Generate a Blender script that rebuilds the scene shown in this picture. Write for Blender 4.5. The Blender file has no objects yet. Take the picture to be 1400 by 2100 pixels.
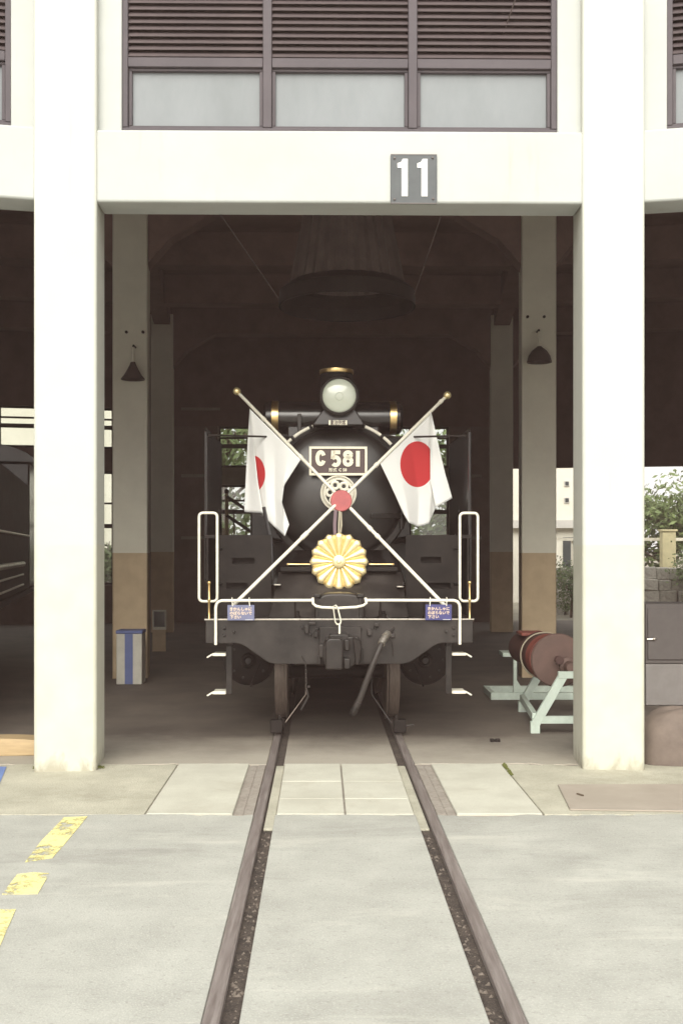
import bpy, math, random
from mathutils import Vector
random.seed(7)
S = bpy.context.scene
COL = S.collection
R = math.radians
PI = math.pi
# ------------------------------------------------------------------ camera, world, sun, exposure
CAMH, F = 1.74, 2200.0
cam = bpy.data.cameras.new('camera')
co = bpy.data.objects.new('camera', cam); COL.objects.link(co)
co.location = (0, 0, CAMH); co.rotation_euler = (R(90), 0, 0)
cam.sensor_fit = 'VERTICAL'; cam.sensor_height = 36; cam.sensor_width = 24
cam.lens = F / 2100 * 36; cam.shift_y = 78 / 2100
cam.clip_start = .05; cam.clip_end = 2000
S.camera = co
W = bpy.data.worlds.new('World'); S.world = W; W.use_nodes = True
nt = W.node_tree
bg = nt.nodes['Background']
sky = nt.nodes.new('ShaderNodeTexSky'); sky.sky_type = 'NISHITA'; sky.sun_disc = False
SUN_EL, SUN_AZ = R(36.5), R(186)                      # azimuth clockwise from +Y: behind the camera
sky.sun_elevation = SUN_EL; sky.sun_rotation = SUN_AZ
sky.dust_density = 6; sky.ozone_density = 1.0
hs = nt.nodes.new('ShaderNodeHueSaturation'); hs.inputs['Saturation'].default_value = .42
nt.links.new(sky.outputs[0], hs.inputs['Color']); cl = nt.nodes.new('ShaderNodeMix'); cl.data_type = 'RGBA'              # an even layer of white cloud over the blue
cl.inputs['Factor'].default_value = .7; cl.inputs['B'].default_value = (5.2, 5.2, 5.0, 1)
nt.links.new(hs.outputs[0], cl.inputs['A']); nt.links.new(cl.outputs['Result'], bg.inputs[0])
bg.inputs[1].default_value = .15
sl = bpy.data.lights.new('sun', 'SUN'); sl.energy = 1.5; sl.angle = R(50); sl.color = (1, .98, .86)
so = bpy.data.objects.new('sun', sl); COL.objects.link(so)
so.rotation_euler = (R(90) - SUN_EL, 0, PI - SUN_AZ)
so.location = (0, -10, 30)
S.view_settings.view_transform = 'Standard'; S.view_settings.look = 'None'
S.view_settings.exposure = 1.05; S.view_settings.gamma = 1
S.view_settings.use_curve_mapping = False
S.cycles.max_bounces = 10; S.cycles.diffuse_bounces = 6; S.cycles.transparent_max_bounces = 16

# ------------------------------------------------------------------ materials
def mat(name, c, rough=.6, metal=0., c2=None, scale=6., bump=0., bscale=80., spec=.5, rvar=.1, detail=6., lo=.35, hi=.68, stretch=None):
    m = bpy.data.materials.new(name); m.use_nodes = True
    n, l = m.node_tree.nodes, m.node_tree.links
    p = n['Principled BSDF']
    p.inputs['Metallic'].default_value = metal
    p.inputs['Specular IOR Level'].default_value = spec
    tc = n.new('ShaderNodeTexCoord')
    mp = n.new('ShaderNodeMapping'); l.new(tc.outputs['Object'], mp.inputs[0])
    if stretch: mp.inputs['Scale'].default_value = stretch
    nz = n.new('ShaderNodeTexNoise'); nz.inputs['Scale'].default_value = scale
    nz.inputs['Detail'].default_value = detail; nz.inputs['Roughness'].default_value = .65
    l.new(mp.outputs[0], nz.inputs['Vector'])
    rp = n.new('ShaderNodeValToRGB')
    if c2 is None: c2 = tuple(x * .82 for x in c)
    rp.color_ramp.elements[0].position = lo; rp.color_ramp.elements[0].color = (*c2, 1)
    rp.color_ramp.elements[1].position = hi; rp.color_ramp.elements[1].color = (*c, 1)
    l.new(nz.outputs['Fac'], rp.inputs[0]); l.new(rp.outputs[0], p.inputs['Base Color'])
    mr = n.new('ShaderNodeMapRange'); mr.inputs['To Min'].default_value = max(.02, rough - rvar); mr.inputs['To Max'].default_value = min(1, rough + rvar)
    l.new(nz.outputs['Fac'], mr.inputs[0]); l.new(mr.outputs[0], p.inputs['Roughness'])
    if bump:
        n2 = n.new('ShaderNodeTexNoise'); n2.inputs['Scale'].default_value = bscale; n2.inputs['Detail'].default_value = 5
        l.new(tc.outputs['Object'], n2.inputs['Vector'])
        b = n.new('ShaderNodeBump'); b.inputs['Strength'].default_value = bump; b.inputs['Distance'].default_value = .01
        l.new(n2.outputs['Fac'], b.inputs['Height']); l.new(b.outputs[0], p.inputs['Normal'])
    m['ramp'] = rp.name
    return m

def add_speckle(m, c, scale=220, thr=.62, amt=.6):
    """fine aggregate speckle mixed over the base colour"""
    n, l = m.node_tree.nodes, m.node_tree.links
    p = n['Principled BSDF']; src = p.inputs['Base Color'].links[0].from_socket
    tc = n.new('ShaderNodeTexCoord')
    z = n.new('ShaderNodeTexNoise'); z.inputs['Scale'].default_value = scale; z.inputs['Detail'].default_value = 3
    l.new(tc.outputs['Object'], z.inputs['Vector'])
    r = n.new('ShaderNodeValToRGB'); r.color_ramp.elements[0].position = thr - .08; r.color_ramp.elements[1].position = thr + .08
    r.color_ramp.elements[0].color = (0, 0, 0, 1); r.color_ramp.elements[1].color = (amt, amt, amt, 1)
    l.new(z.outputs['Fac'], r.inputs[0])
    x = n.new('ShaderNodeMix'); x.data_type = 'RGBA'
    l.new(r.outputs[0], x.inputs['Factor']); l.new(src, x.inputs['A']); x.inputs['B'].default_value = (*c, 1)
    l.new(x.outputs['Result'], p.inputs['Base Color'])
    return m

def add_stains(m, c, scale, lo, hi, amt, stretch=(1, 1, 1), zmax=None):
    """stains and wear with a ragged shape of their own; zmax keeps them near the foot"""
    n, l = m.node_tree.nodes, m.node_tree.links
    p = n['Principled BSDF']; src = p.inputs['Base Color'].links[0].from_socket
    tc_ = n.new('ShaderNodeTexCoord'); mp = n.new('ShaderNodeMapping'); mp.inputs['Scale'].default_value = stretch; l.new(tc_.outputs['Object'], mp.inputs[0])
    z = n.new('ShaderNodeTexNoise'); z.inputs['Scale'].default_value = scale; z.inputs['Detail'].default_value = 12; z.inputs['Roughness'].default_value = .68; z.inputs['Distortion'].default_value = .6
    l.new(mp.outputs[0], z.inputs['Vector']); fac = z.outputs['Fac']
    if zmax:
        sp = n.new('ShaderNodeSeparateXYZ'); l.new(tc_.outputs['Object'], sp.inputs[0])
        q = n.new('ShaderNodeMapRange'); q.inputs['From Min'].default_value = 0; q.inputs['From Max'].default_value = zmax; q.inputs['To Min'].default_value = .22; q.inputs['To Max'].default_value = -.4; q.clamp = True
        l.new(sp.outputs['Z'], q.inputs[0]); ad = n.new('ShaderNodeMath'); ad.operation = 'ADD'; l.new(fac, ad.inputs[0]); l.new(q.outputs[0], ad.inputs[1]); fac = ad.outputs[0]
    r_ = n.new('ShaderNodeMapRange'); r_.inputs['From Min'].default_value = lo; r_.inputs['From Max'].default_value = hi; r_.inputs['To Max'].default_value = amt; l.new(fac, r_.inputs[0])
    x = n.new('ShaderNodeMix'); x.data_type = 'RGBA'
    l.new(r_.outputs[0], x.inputs['Factor']); l.new(src, x.inputs['A']); x.inputs['B'].default_value = (*c, 1)
    l.new(x.outputs['Result'], p.inputs['Base Color'])
    return m
def add_dado(m, c, c2, zline=1.70):
    n, l = m.node_tree.nodes, m.node_tree.links
    p = n['Principled BSDF']; src = p.inputs['Base Color'].links[0].from_socket
    tc = n.new('ShaderNodeTexCoord'); sp = n.new('ShaderNodeSeparateXYZ'); l.new(tc.outputs['Object'], sp.inputs[0])
    cm = n.new('ShaderNodeMath'); cm.operation = 'LESS_THAN'; cm.inputs[1].default_value = zline
    l.new(sp.outputs['Z'], cm.inputs[0])
    z = n.new('ShaderNodeTexNoise'); z.inputs['Scale'].default_value = 5; z.inputs['Detail'].default_value = 6; l.new(tc.outputs['Object'], z.inputs['Vector'])
    r = n.new('ShaderNodeValToRGB'); r.color_ramp.elements[0].color = (*c2, 1); r.color_ramp.elements[1].color = (*c, 1)
    r.color_ramp.elements[0].position = .35; r.color_ramp.elements[1].position = .65
    l.new(z.outputs['Fac'], r.inputs[0])
    x = n.new('ShaderNodeMix'); x.data_type = 'RGBA'
    l.new(cm.outputs[0], x.inputs['Factor']); l.new(src, x.inputs['A']); l.new(r.outputs[0], x.inputs['B'])
    l.new(x.outputs['Result'], p.inputs['Base Color'])
    return m

M = {}
M['asphalt'] = add_speckle(add_speckle(mat('asphalt', (.415, .418, .378), .9, c2=(.315, .316, .285), scale=2.2, bump=.35, bscale=110, detail=14, lo=.32, hi=.68), (.56, .555, .50), 90, .60, .35), (.24, .23, .21), 42, .64, .45)
M['apron'] = add_speckle(mat('apron_concrete', (.48, .465, .375), .9, c2=(.35, .335, .265), scale=2.4, bump=.6, bscale=90, detail=10), (.22, .19, .15), 60, .62, .35)
M['slab'] = add_speckle(mat('slab_concrete', (.53, .525, .445), .85, c2=(.44, .43, .36), scale=2.6, bump=.25, bscale=120, detail=9), (.33, .30, .25), 130, .64, .4)
M['edging'] = add_speckle(mat('edging_concrete', (.33, .30, .26), .9, c2=(.25, .22, .19), scale=9, bump=.5, bscale=90), (.16, .13, .11), 40, .62, .5)
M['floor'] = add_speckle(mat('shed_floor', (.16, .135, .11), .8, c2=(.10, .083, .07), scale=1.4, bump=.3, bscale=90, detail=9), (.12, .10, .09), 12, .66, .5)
def add_pale_front(m, c, yl, wob=.9):
    """pale concrete colour near the doorway, darker floor colour further in; ragged border"""
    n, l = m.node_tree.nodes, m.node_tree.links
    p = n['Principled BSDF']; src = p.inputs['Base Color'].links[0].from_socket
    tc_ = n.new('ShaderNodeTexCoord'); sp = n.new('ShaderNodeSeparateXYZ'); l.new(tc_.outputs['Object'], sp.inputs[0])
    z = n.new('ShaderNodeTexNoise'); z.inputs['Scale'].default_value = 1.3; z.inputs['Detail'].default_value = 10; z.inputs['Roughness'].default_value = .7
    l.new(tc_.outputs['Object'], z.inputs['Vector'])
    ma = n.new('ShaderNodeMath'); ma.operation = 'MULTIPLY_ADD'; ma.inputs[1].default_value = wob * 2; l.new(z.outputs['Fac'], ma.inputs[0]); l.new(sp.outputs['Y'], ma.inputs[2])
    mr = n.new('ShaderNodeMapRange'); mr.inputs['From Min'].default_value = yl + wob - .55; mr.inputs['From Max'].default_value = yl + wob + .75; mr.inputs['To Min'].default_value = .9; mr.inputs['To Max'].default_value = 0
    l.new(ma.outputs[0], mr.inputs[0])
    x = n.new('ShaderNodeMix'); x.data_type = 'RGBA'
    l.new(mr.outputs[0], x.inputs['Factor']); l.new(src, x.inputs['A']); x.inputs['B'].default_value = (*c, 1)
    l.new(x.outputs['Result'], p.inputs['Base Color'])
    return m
add_pale_front(M['floor'], (.37, .34, .285), 9.45)  # floor colour: paler front band, darker inside
add_stains(M['asphalt'], (.20, .195, .175), .7, .54, .70, .62, (.5, 1.6, 1)); add_stains(M['asphalt'], (.56, .555, .49), 1.1, .56, .72, .6, (.4, 2.2, 1)); add_stains(M['asphalt'], (.16, .15, .13), 2.3, .67, .76, .45)
add_stains(M['slab'], (.36, .33, .26), 1.7, .56, .74, .6); add_stains(M['apron'], (.24, .22, .165), 1.5, .55, .72, .55); add_stains(M['apron'], (.58, .56, .46), 2.6, .6, .72, .5)
M['dirt'] = add_speckle(mat('dirt', (.085, .066, .054), .95, c2=(.035, .027, .023), scale=14, bump=1., bscale=60), (.22, .18, .14), 90, .66, .6)
M['gravel'] = mat('groove_gravel', (.19, .16, .135), .9, c2=(.10, .08, .065), scale=60)
M['earth'] = mat('earth', (.30, .28, .22), .95, c2=(.22, .2, .15), scale=.6, bump=.4)
M['rail_steel'] = mat('rail_steel', (.30, .265, .25), .42, .2, c2=(.17, .14, .13), scale=5, stretch=(12, .6, 12), rvar=.15)
M['cream'] = add_dado(mat('cream_paint', (.56, .57, .51), .75, c2=(.52, .53, .47), scale=1.2, bump=.12, bscale=14, detail=8), (.56, .56, .475), (.52, .52, .43), 1.78)
M['cream_wall_dim'] = mat('cream_wall_paint_dim', (.47, .485, .465), .75, c2=(.42, .435, .415), scale=1.2, bump=.12, bscale=14, detail=8)  # cream darkened in the colour, as the upper facade gets less light
add_stains(M['cream'], (.30, .27, .20), 7, .55, .75, .7, (1, 1, .5), .35); add_stains(M['cream'], (.42, .41, .34), 1.6, .60, .75, .5, (2.5, 2.5, .35)); add_stains(M['cream_wall_dim'], (.36, .35, .30), 2.2, .58, .75, .5, (3, 3, .3))
M['inner'] = add_dado(mat('inner_column_paint', (.80, .77, .65), .8, c2=(.72, .69, .58), scale=2.2, bump=.2, bscale=20, detail=9), (.60, .47, .31), (.52, .40, .26), 1.70)
M['soot'] = mat('sooty_concrete', (.24, .155, .135), .9, c2=(.17, .11, .095), scale=2, bump=.2, bscale=20)
M['rearwall'] = mat('rear_wall_paint', (.26, .195, .165), .85, c2=(.19, .14, .12), scale=2.5)
M['ledge'] = mat('ledge_paint', (.36, .32, .24), .8)
M['louvre'] = mat('louvre_paint', (.105, .083, .085), .7, c2=(.08, .064, .067), spec=.2, scale=3)
M['frame'] = mat('frame_paint', (.112, .099, .108), .7, c2=(.09, .08, .089), spec=.2, scale=2.5)
M['frost'] = mat('frosted_glass', (.24, .258, .272), .5, c2=(.195, .212, .222), scale=1.5, spec=.2, stretch=(1.5, 1.5, .6))
M['darkframe'] = mat('dark_window_frame', (.05, .035, .03), .6)
M['black'] = mat('black_paint', (.012, .009, .0085), .24, c2=(.007, .005, .0045), scale=4, spec=.7, rvar=.1, bump=.12, bscale=5)
M['satin'] = mat('satin_black_paint', (.036, .030, .027), .40, c2=(.006, .0045, .004), scale=2.6, spec=.38, rvar=.16, bump=.16, bscale=7)
M['dull'] = mat('dull_black_paint', (.018, .0135, .012), .6, c2=(.008, .006, .005), spec=.25, scale=7)
M['rust_steel'] = mat('worn_wheel_steel', (.24, .195, .165), .45, .2, c2=(.15, .115, .095), scale=9, stretch=(10, 1, 1))
M['white'] = mat('white_enamel', (.80, .77, .66), .35, c2=(.7, .66, .55), scale=20)
M['door'] = mat('smokebox_door_paint', (.026, .022, .020), .34, c2=(.008, .0065, .006), scale=2.4, spec=.7, rvar=.1, bump=.10, bscale=4)
M['shadeblack'] = mat('grimy_black_paint', (.020, .016, .014), .5, c2=(.006, .0045, .004), scale=3, spec=.18, rvar=.15, bump=.12, bscale=9)
M['steel'] = mat('bright_steel', (.62, .58, .52), .3, .85, c2=(.45, .41, .36), scale=20)
M['brass'] = mat('polished_brass', (.88, .68, .36), .32, 1., c2=(.72, .47, .18), scale=14)
M['gold'] = mat('gold_leaf', (.92, .78, .46), .34, .72, c2=(.87, .70, .36), scale=14)
M['olgold'] = mat('dull_gold', (.62, .44, .16), .45, .7, c2=(.5, .35, .12), scale=14)
M['lens'] = mat('lamp_glass', (.50, .53, .45), .12, c2=(.44, .47, .39), scale=3, spec=.8)
M['plate_red'] = mat('number_plate_brown', (.085, .05, .048), .5, c2=(.06, .035, .033), scale=30)
M['letter'] = mat('raised_letter_paint', (.82, .78, .62), .4, c2=(.75, .7, .55), scale=30)
M['cloth'] = None
M['tagred'] = mat('red_disc_paint', (.43, .10, .10), .55, c2=(.33, .08, .085), scale=18)
M['signgrey'] = mat('sign_grey_enamel', (.10, .11, .115), .5, c2=(.08, .088, .094), scale=8, spec=.25)
M['signwhite'] = mat('sign_white_enamel', (.82, .82, .80), .4)
M['bluesign'] = mat('blue_sign_plate', (.055, .055, .19), .35, c2=(.045, .045, .15), scale=12)
M['reflectbluesign'] = mat('blue_sign_plate_reflection', (.155, .165, .27), .45, c2=(.12, .13, .22), scale=12)  # blue plate lightened, a greyish reflection painted into its colour
M['signtext'] = mat('sign_lettering', (.85, .66, .48), .5)
M['mint'] = mat('mint_green_paint', (.60, .69, .61), .5, c2=(.48, .56, .49), scale=9)
M['oldrust'] = mat('rusty_disc_steel', (.145, .085, .07), .6, .1, c2=(.10, .062, .052), scale=6)
M['redlead'] = mat('red_lead_paint', (.25, .065, .045), .6, c2=(.15, .04, .03), scale=9)
M['darkred'] = mat('dark_rusty_paint', (.075, .035, .03), .6)
M['binwhite'] = mat('locker_cream', (.55, .53, .46), .5)
M['binblue'] = mat('locker_blue', (.10, .14, .33), .5)
M['tan'] = mat('tan_plywood', (.46, .34, .19), .7, c2=(.38, .275, .15), scale=5, stretch=(1, 8, 8))
M['yellow'] = None
M['bluepaint'] = mat('blue_floor_paint', (.16, .24, .5), .7)
M['plate_brown'] = mat('brown_steel_plate', (.36, .315, .265), .65, .0, c2=(.30, .26, .215), scale=3)
M['tarp'] = mat('brown_tarp', (.19, .15, .125), .85, c2=(.125, .098, .083), scale=4, bump=.4, bscale=18)
M['cab_dark'] = mat('dark_grey_panel', (.13, .115, .11), .5)
M['cab_grey'] = mat('grey_panel', (.27, .25, .24), .55)
M['bldg'] = mat('cream_render', (.68, .66, .58), .85, c2=(.6, .58, .5), scale=.6)
M['bldg2'] = mat('grey_render', (.52, .51, .48), .85, c2=(.45, .44, .41), scale=.6)
M['winglass'] = mat('dark_window_glass', (.06, .07, .075), .12, spec=.7)
M['bark'] = mat('bark', (.12, .09, .06), .9, bump=.6, bscale=30)
M['leaf'] = mat('leaf_green', (.17, .225, .085), .6, c2=(.09, .13, .045), scale=1.6, lo=.4, hi=.6)
M['leafdark'] = mat('dark_leaf_green', (.07, .095, .03), .6, c2=(.03, .045, .015), scale=1.6)
M['stone'] = mat('garden_stone', (.5, .48, .42), .9, c2=(.28, .26, .23), scale=2.2, bump=.5, bscale=12)
M['postyellow'] = mat('cream_yellow_post', (.66, .6, .36), .7)
M['moss'] = mat('moss', (.11, .12, .03), .95)
M['lampshade'] = mat('enamel_shade', (.075, .055, .05), .5)
M['pinkstrap'] = mat('purple_strap', (.16, .105, .12), .7)
M['hoodmat'] = mat('sooty_sheet_metal', (.13, .10, .09), .55, c2=(.08, .06, .055), scale=5)
M['hose'] = mat('rubber_hose', (.04, .034, .031), .5, spec=.3)

def paint_mat(name, c):
    """worn road paint: the paint is lost in patches and shows the asphalt colour"""
    m = mat(name, c, .8, c2=tuple(x * .88 for x in c), scale=6)
    n, l = m.node_tree.nodes, m.node_tree.links; p = n['Principled BSDF']
    tc = n.new('ShaderNodeTexCoord'); z = n.new('ShaderNodeTexNoise'); z.inputs['Scale'].default_value = 5; z.inputs['Detail'].default_value = 12; z.inputs['Roughness'].default_value = .8
    l.new(tc.outputs['Object'], z.inputs['Vector'])
    r = n.new('ShaderNodeValToRGB'); r.color_ramp.elements[0].position = .43; r.color_ramp.elements[1].position = .49
    l.new(z.outputs['Fac'], r.inputs[0]); l.new(r.outputs[0], p.inputs['Alpha'])
    return m
M['yellow'] = paint_mat('yellow_road_paint', (.80, .73, .33))

def glass_mat():
    m = bpy.data.materials.new('window_glass'); m.use_nodes = True
    n, l = m.node_tree.nodes, m.node_tree.links; n.clear()
    o = n.new('ShaderNodeOutputMaterial'); t = n.new('ShaderNodeBsdfTransparent'); g = n.new('ShaderNodeBsdfGlossy'); x = n.new('ShaderNodeMixShader')
    t.inputs[0].default_value = (.92, .94, .92, 1); g.inputs['Roughness'].default_value = .05; x.inputs[0].default_value = .07
    l.new(t.outputs[0], x.inputs[1]); l.new(g.outputs[0], x.inputs[2]); l.new(x.outputs[0], o.inputs[0])
    return m
M['glass'] = glass_mat()

def flag_mat(cx, cz, rx, rz, name):
    """white cotton with a printed red disc; the print follows the UV map of the cloth"""
    m = bpy.data.materials.new(name); m.use_nodes = True
    n, l = m.node_tree.nodes, m.node_tree.links; p = n['Principled BSDF']
    p.inputs['Roughness'].default_value = .85; p.inputs['Specular IOR Level'].default_value = .2
    uv = n.new('ShaderNodeUVMap'); mp = n.new('ShaderNodeMapping')
    l.new(uv.outputs[0], mp.inputs[0])
    mp.inputs['Scale'].default_value = (1 / rx, 1 / rz, 1); mp.inputs['Location'].default_value = (-cx / rx, -cz / rz, 0)
    ln = n.new('ShaderNodeVectorMath'); ln.operation = 'LENGTH'; l.new(mp.outputs[0], ln.inputs[0])
    lt = n.new('ShaderNodeMath'); lt.operation = 'LESS_THAN'; lt.inputs[1].default_value = 1; l.new(ln.outputs['Value'], lt.inputs[0])
    x = n.new('ShaderNodeMix'); x.data_type = 'RGBA'
    x.inputs['A'].default_value = (.88, .88, .86, 1); x.inputs['B'].default_value = (.62, .055, .06, 1)
    l.new(lt.outputs[0], x.inputs['Factor']); l.new(x.outputs['Result'], p.inputs['Base Color'])
    w = n.new('ShaderNodeTexWave'); w.inputs['Scale'].default_value = 260; w.inputs['Distortion'].default_value = 1
    l.new(uv.outputs[0], w.inputs['Vector'])
    b = n.new('ShaderNodeBump'); b.inputs['Strength'].default_value = .06; l.new(w.outputs['Fac'], b.inputs['Height']); l.new(b.outputs[0], p.inputs['Normal'])
    tr = n.new('ShaderNodeBsdfTranslucent'); l.new(x.outputs['Result'], tr.inputs[0])
    ms = n.new('ShaderNodeMixShader'); ms.inputs[0].default_value = .18
    o = n['Material Output']; l.new(p.outputs[0], ms.inputs[1]); l.new(tr.outputs[0], ms.inputs[2]); l.new(ms.outputs[0], o.inputs[0])
    return m

# ------------------------------------------------------------------ mesh builder
class MB:
    def __init__(s, frame=None):
        s.v = []; s.f = []; s.frame = frame
    def pt(s, p):
        if s.frame:
            ox, oy, a = s.frame; c, n = math.cos(a), math.sin(a)
            return (ox + p[0] * c - p[1] * n, oy + p[0] * n + p[1] * c, p[2])
        return tuple(p)
    def add(s, vs, fs):
        b = len(s.v); s.v += [s.pt(p) for p in vs]; s.f += [tuple(b + i for i in f) for f in fs]; return s
    def box(s, x0, x1, y0, y1, z0, z1):
        return s.add([(x0, y0, z0), (x1, y0, z0), (x1, y1, z0), (x0, y1, z0), (x0, y0, z1), (x1, y0, z1), (x1, y1, z1), (x0, y1, z1)],
                     [(0, 3, 2, 1), (4, 5, 6, 7), (0, 1, 5, 4), (1, 2, 6, 5), (2, 3, 7, 6), (3, 0, 4, 7)])
    def hexa(s, a, b):
        """a, b: two quads (4 pts each, ccw seen from outside b) -> closed block"""
        return s.add(list(a) + list(b), [(0, 3, 2, 1), (4, 5, 6, 7), (0, 1, 5, 4), (1, 2, 6, 5), (2, 3, 7, 6), (3, 0, 4, 7)])
    def bar(s, p, q, w, t=None, up=(0, 0, 1)):
        p, q = Vector(p), Vector(q); t = t or w; d = (q - p).normalized(); u = Vector(up)
        if abs(d.dot(u)) > .98: u = Vector((0, 1, 0))
        a = d.cross(u).normalized() * (w / 2); b = a.cross(d).normalized() * (t / 2)
        return s.hexa([p - a - b, p + a - b, p + a + b, p - a + b], [q - a - b, q + a - b, q + a + b, q - a + b])
    def tube(s, path, r, n=8, closed=False, cap=True):
        P = [Vector(p) for p in path]; N = len(P); rs = r if isinstance(r, (list, tuple)) else [r] * N
        vs = []; prev = None
        for i in range(N):
            if closed: d = P[(i + 1) % N] - P[i - 1]
            else: d = P[min(i + 1, N - 1)] - P[max(i - 1, 0)]
            d.normalize()
            if prev is None:
                u = Vector((0, 0, 1)) if abs(d.z) < .9 else Vector((0, 1, 0))
                a = d.cross(u).normalized()
            else:
                a = (prev - d * prev.dot(d)).normalized()
            prev = a; b = d.cross(a)
            for k in range(n):
                t = 2 * PI * k / n; vs.append(P[i] + (a * math.cos(t) + b * math.sin(t)) * rs[i])
        fs = []
        for i in range(N if closed else N - 1):
            j = (i + 1) % N
            for k in range(n):
                k2 = (k + 1) % n; fs.append((i * n + k, i * n + k2, j * n + k2, j * n + k))
        if cap and not closed:
            fs.append(tuple(range(n - 1, -1, -1))); fs.append(tuple((N - 1) * n + k for k in range(n)))
        return s.add(vs, fs)
    def lathe(s, prof, c=(0, 0, 0), axis='z', n=32, cap=True):
        """prof: (radius, along); closed at both ends when r == 0"""
        vs = []; fs = []
        for (r, h) in prof:
            for k in range(n):
                t = 2 * PI * k / n; a, b = r * math.cos(t), r * math.sin(t)
                p = {'z': (a, b, h), 'y': (a, h, b), 'x': (h, a, b)}[axis]
                vs.append((c[0] + p[0], c[1] + p[1], c[2] + p[2]))
        for i in range(len(prof) - 1):
            for k in range(n):
                k2 = (k + 1) % n; fs.append((i * n + k, i * n + k2, (i + 1) * n + k2, (i + 1) * n + k))
        if cap and prof[0][0] > 0: fs.append(tuple(range(n - 1, -1, -1)))
        if cap and prof[-1][0] > 0: fs.append(tuple((len(prof) - 1) * n + k for k in range(n)))
        return s.add(vs, fs)
    def torus(s, c, Rr, r, axis='y', n=40, m=8):
        P = []
        for k in range(n):
            t = 2 * PI * k / n; a, b = Rr * math.cos(t), Rr * math.sin(t)
            P.append({'y': (c[0] + a, c[1], c[2] + b), 'z': (c[0] + a, c[1] + b, c[2]), 'x': (c[0], c[1] + a, c[2] + b)}[axis])
        return s.tube(P, r, m, closed=True)
    def prism(s, poly, y0, y1):
        """poly in x,z seen from the front; extruded along y"""
        n = len(poly)
        return s.add([(x, y0, z) for x, z in poly] + [(x, y1, z) for x, z in poly],
                     [tuple(range(n)), tuple(range(2 * n - 1, n - 1, -1))] + [(i, (i + n), (i + 1) % n + n, (i + 1) % n) for i in range(n)])
    def slab(s, poly, z0, z1):
        n = len(poly)
        return s.add([(x, y, z0) for x, y in poly] + [(x, y, z1) for x, y in poly],
                     [tuple(range(n - 1, -1, -1)), tuple(range(n, 2 * n))] + [(i, (i + 1) % n, (i + 1) % n + n, i + n) for i in range(n)])
    def ball(s, c, r, n=14):
        return s.lathe([(max(r * math.sin(PI * i / 8), 0), -r * math.cos(PI * i / 8)) for i in range(9)], c, 'z', n)
    def build(s, name, m, parent=None, smooth=True, bevel=0, seg=2, angle=38, label=None, kind=None):
        off = Vector((0, 0, 0))
        root = parent
        while root is not None:
            if root.get('_w'): off = root.location.copy()
            root = root.parent
        me = bpy.data.meshes.new(name)
        me.from_pydata([(v[0] - off[0], v[1] - off[1], v[2] - off[2]) for v in s.v], [], s.f)
        me.validate(); me.update()
        import bmesh
        bm = bmesh.new(); bm.from_mesh(me); bmesh.ops.recalc_face_normals(bm, faces=bm.faces); bm.to_mesh(me); bm.free()
        if smooth and len(me.polygons):
            me.polygons.foreach_set('use_smooth', [True] * len(me.polygons))
            me.set_sharp_from_angle(angle=R(angle))
        o = bpy.data.objects.new(name, me); COL.objects.link(o)
        me.materials.append(M[m] if isinstance(m, str) else m)
        if parent: o.parent = parent
        if bevel:
            b = o.modifiers.new('bevel', 'BEVEL'); b.width = bevel; b.segments = seg; b.limit_method = 'ANGLE'; b.angle_limit = R(40)
            b.harden_normals = False
        if label: o['label'] = label
        if kind: o['kind'] = kind
        return o

def thing(name, label, cat, loc=(0, 0, 0), rz=0, group=None, world=True):
    o = bpy.data.objects.new(name, None); COL.objects.link(o); o.empty_display_size = .2
    o.location = loc; o.rotation_euler = (0, 0, rz); o['label'] = label; o['category'] = cat
    if group: o['group'] = group
    if world and rz == 0: o['_w'] = 1
    return o
def tag(o, label, cat, group=None):
    o['label'] = label; o['category'] = cat
    if group: o['group'] = group
    return o
def struct(o):
    o['kind'] = 'structure'; return o
def text_mb(body, size, c, y, thick=.004, mb=None, maxw=None, bold=0.):
    """flat lettering standing in the x-z plane, facing -y, centred on c=(x,z)"""
    cu = bpy.data.curves.new('lettering', 'FONT'); cu.body = body; cu.size = size; cu.align_x = 'CENTER'; cu.align_y = 'CENTER'
    cu.resolution_u = 2; cu.offset = bold; cu.extrude = thick / 2
    o = bpy.data.objects.new('lettering', cu); COL.objects.link(o)
    me = bpy.data.meshes.new_from_object(o.evaluated_get(bpy.context.evaluated_depsgraph_get()))
    bpy.data.objects.remove(o)
    xs = [v.co.x for v in me.vertices]; zs = [v.co.y for v in me.vertices]
    mx, mz = (min(xs) + max(xs)) / 2, (min(zs) + max(zs)) / 2
    k = 1 if not maxw else min(1, maxw / (max(xs) - min(xs)))
    mb = mb or MB()
    mb.add([(c[0] + (v.co.x - mx) * k, y - v.co.z, c[1] + (v.co.y - mz)) for v in me.vertices], [tuple(p.vertices) for p in me.polygons])
    bpy.data.meshes.remove(me)
    return mb
def stroke_mb(mb, pts, w, y0, y1):
    """one raised stroke of a letter: a flat ribbon with mitred joints in x-z"""
    P = [Vector((p[0], p[1])) for p in pts]; L = []; Q = []
    for i, p in enumerate(P):
        d = (P[min(i + 1, len(P) - 1)] - P[max(i - 1, 0)]).normalized(); nn = Vector((-d.y, d.x)) * w / 2
        L.append(p + nn); Q.append(p - nn)
    for i in range(len(P) - 1):
        a, b, c, d = Q[i], Q[i + 1], L[i + 1], L[i]
        mb.add([(a.x, y1, a.y), (b.x, y1, b.y), (c.x, y1, c.y), (d.x, y1, d.y), (a.x, y0, a.y), (b.x, y0, b.y), (c.x, y0, c.y), (d.x, y0, d.y)],
               [(0, 3, 2, 1), (4, 5, 6, 7), (0, 1, 5, 4), (1, 2, 6, 5), (2, 3, 7, 6), (3, 0, 4, 7)])
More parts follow.
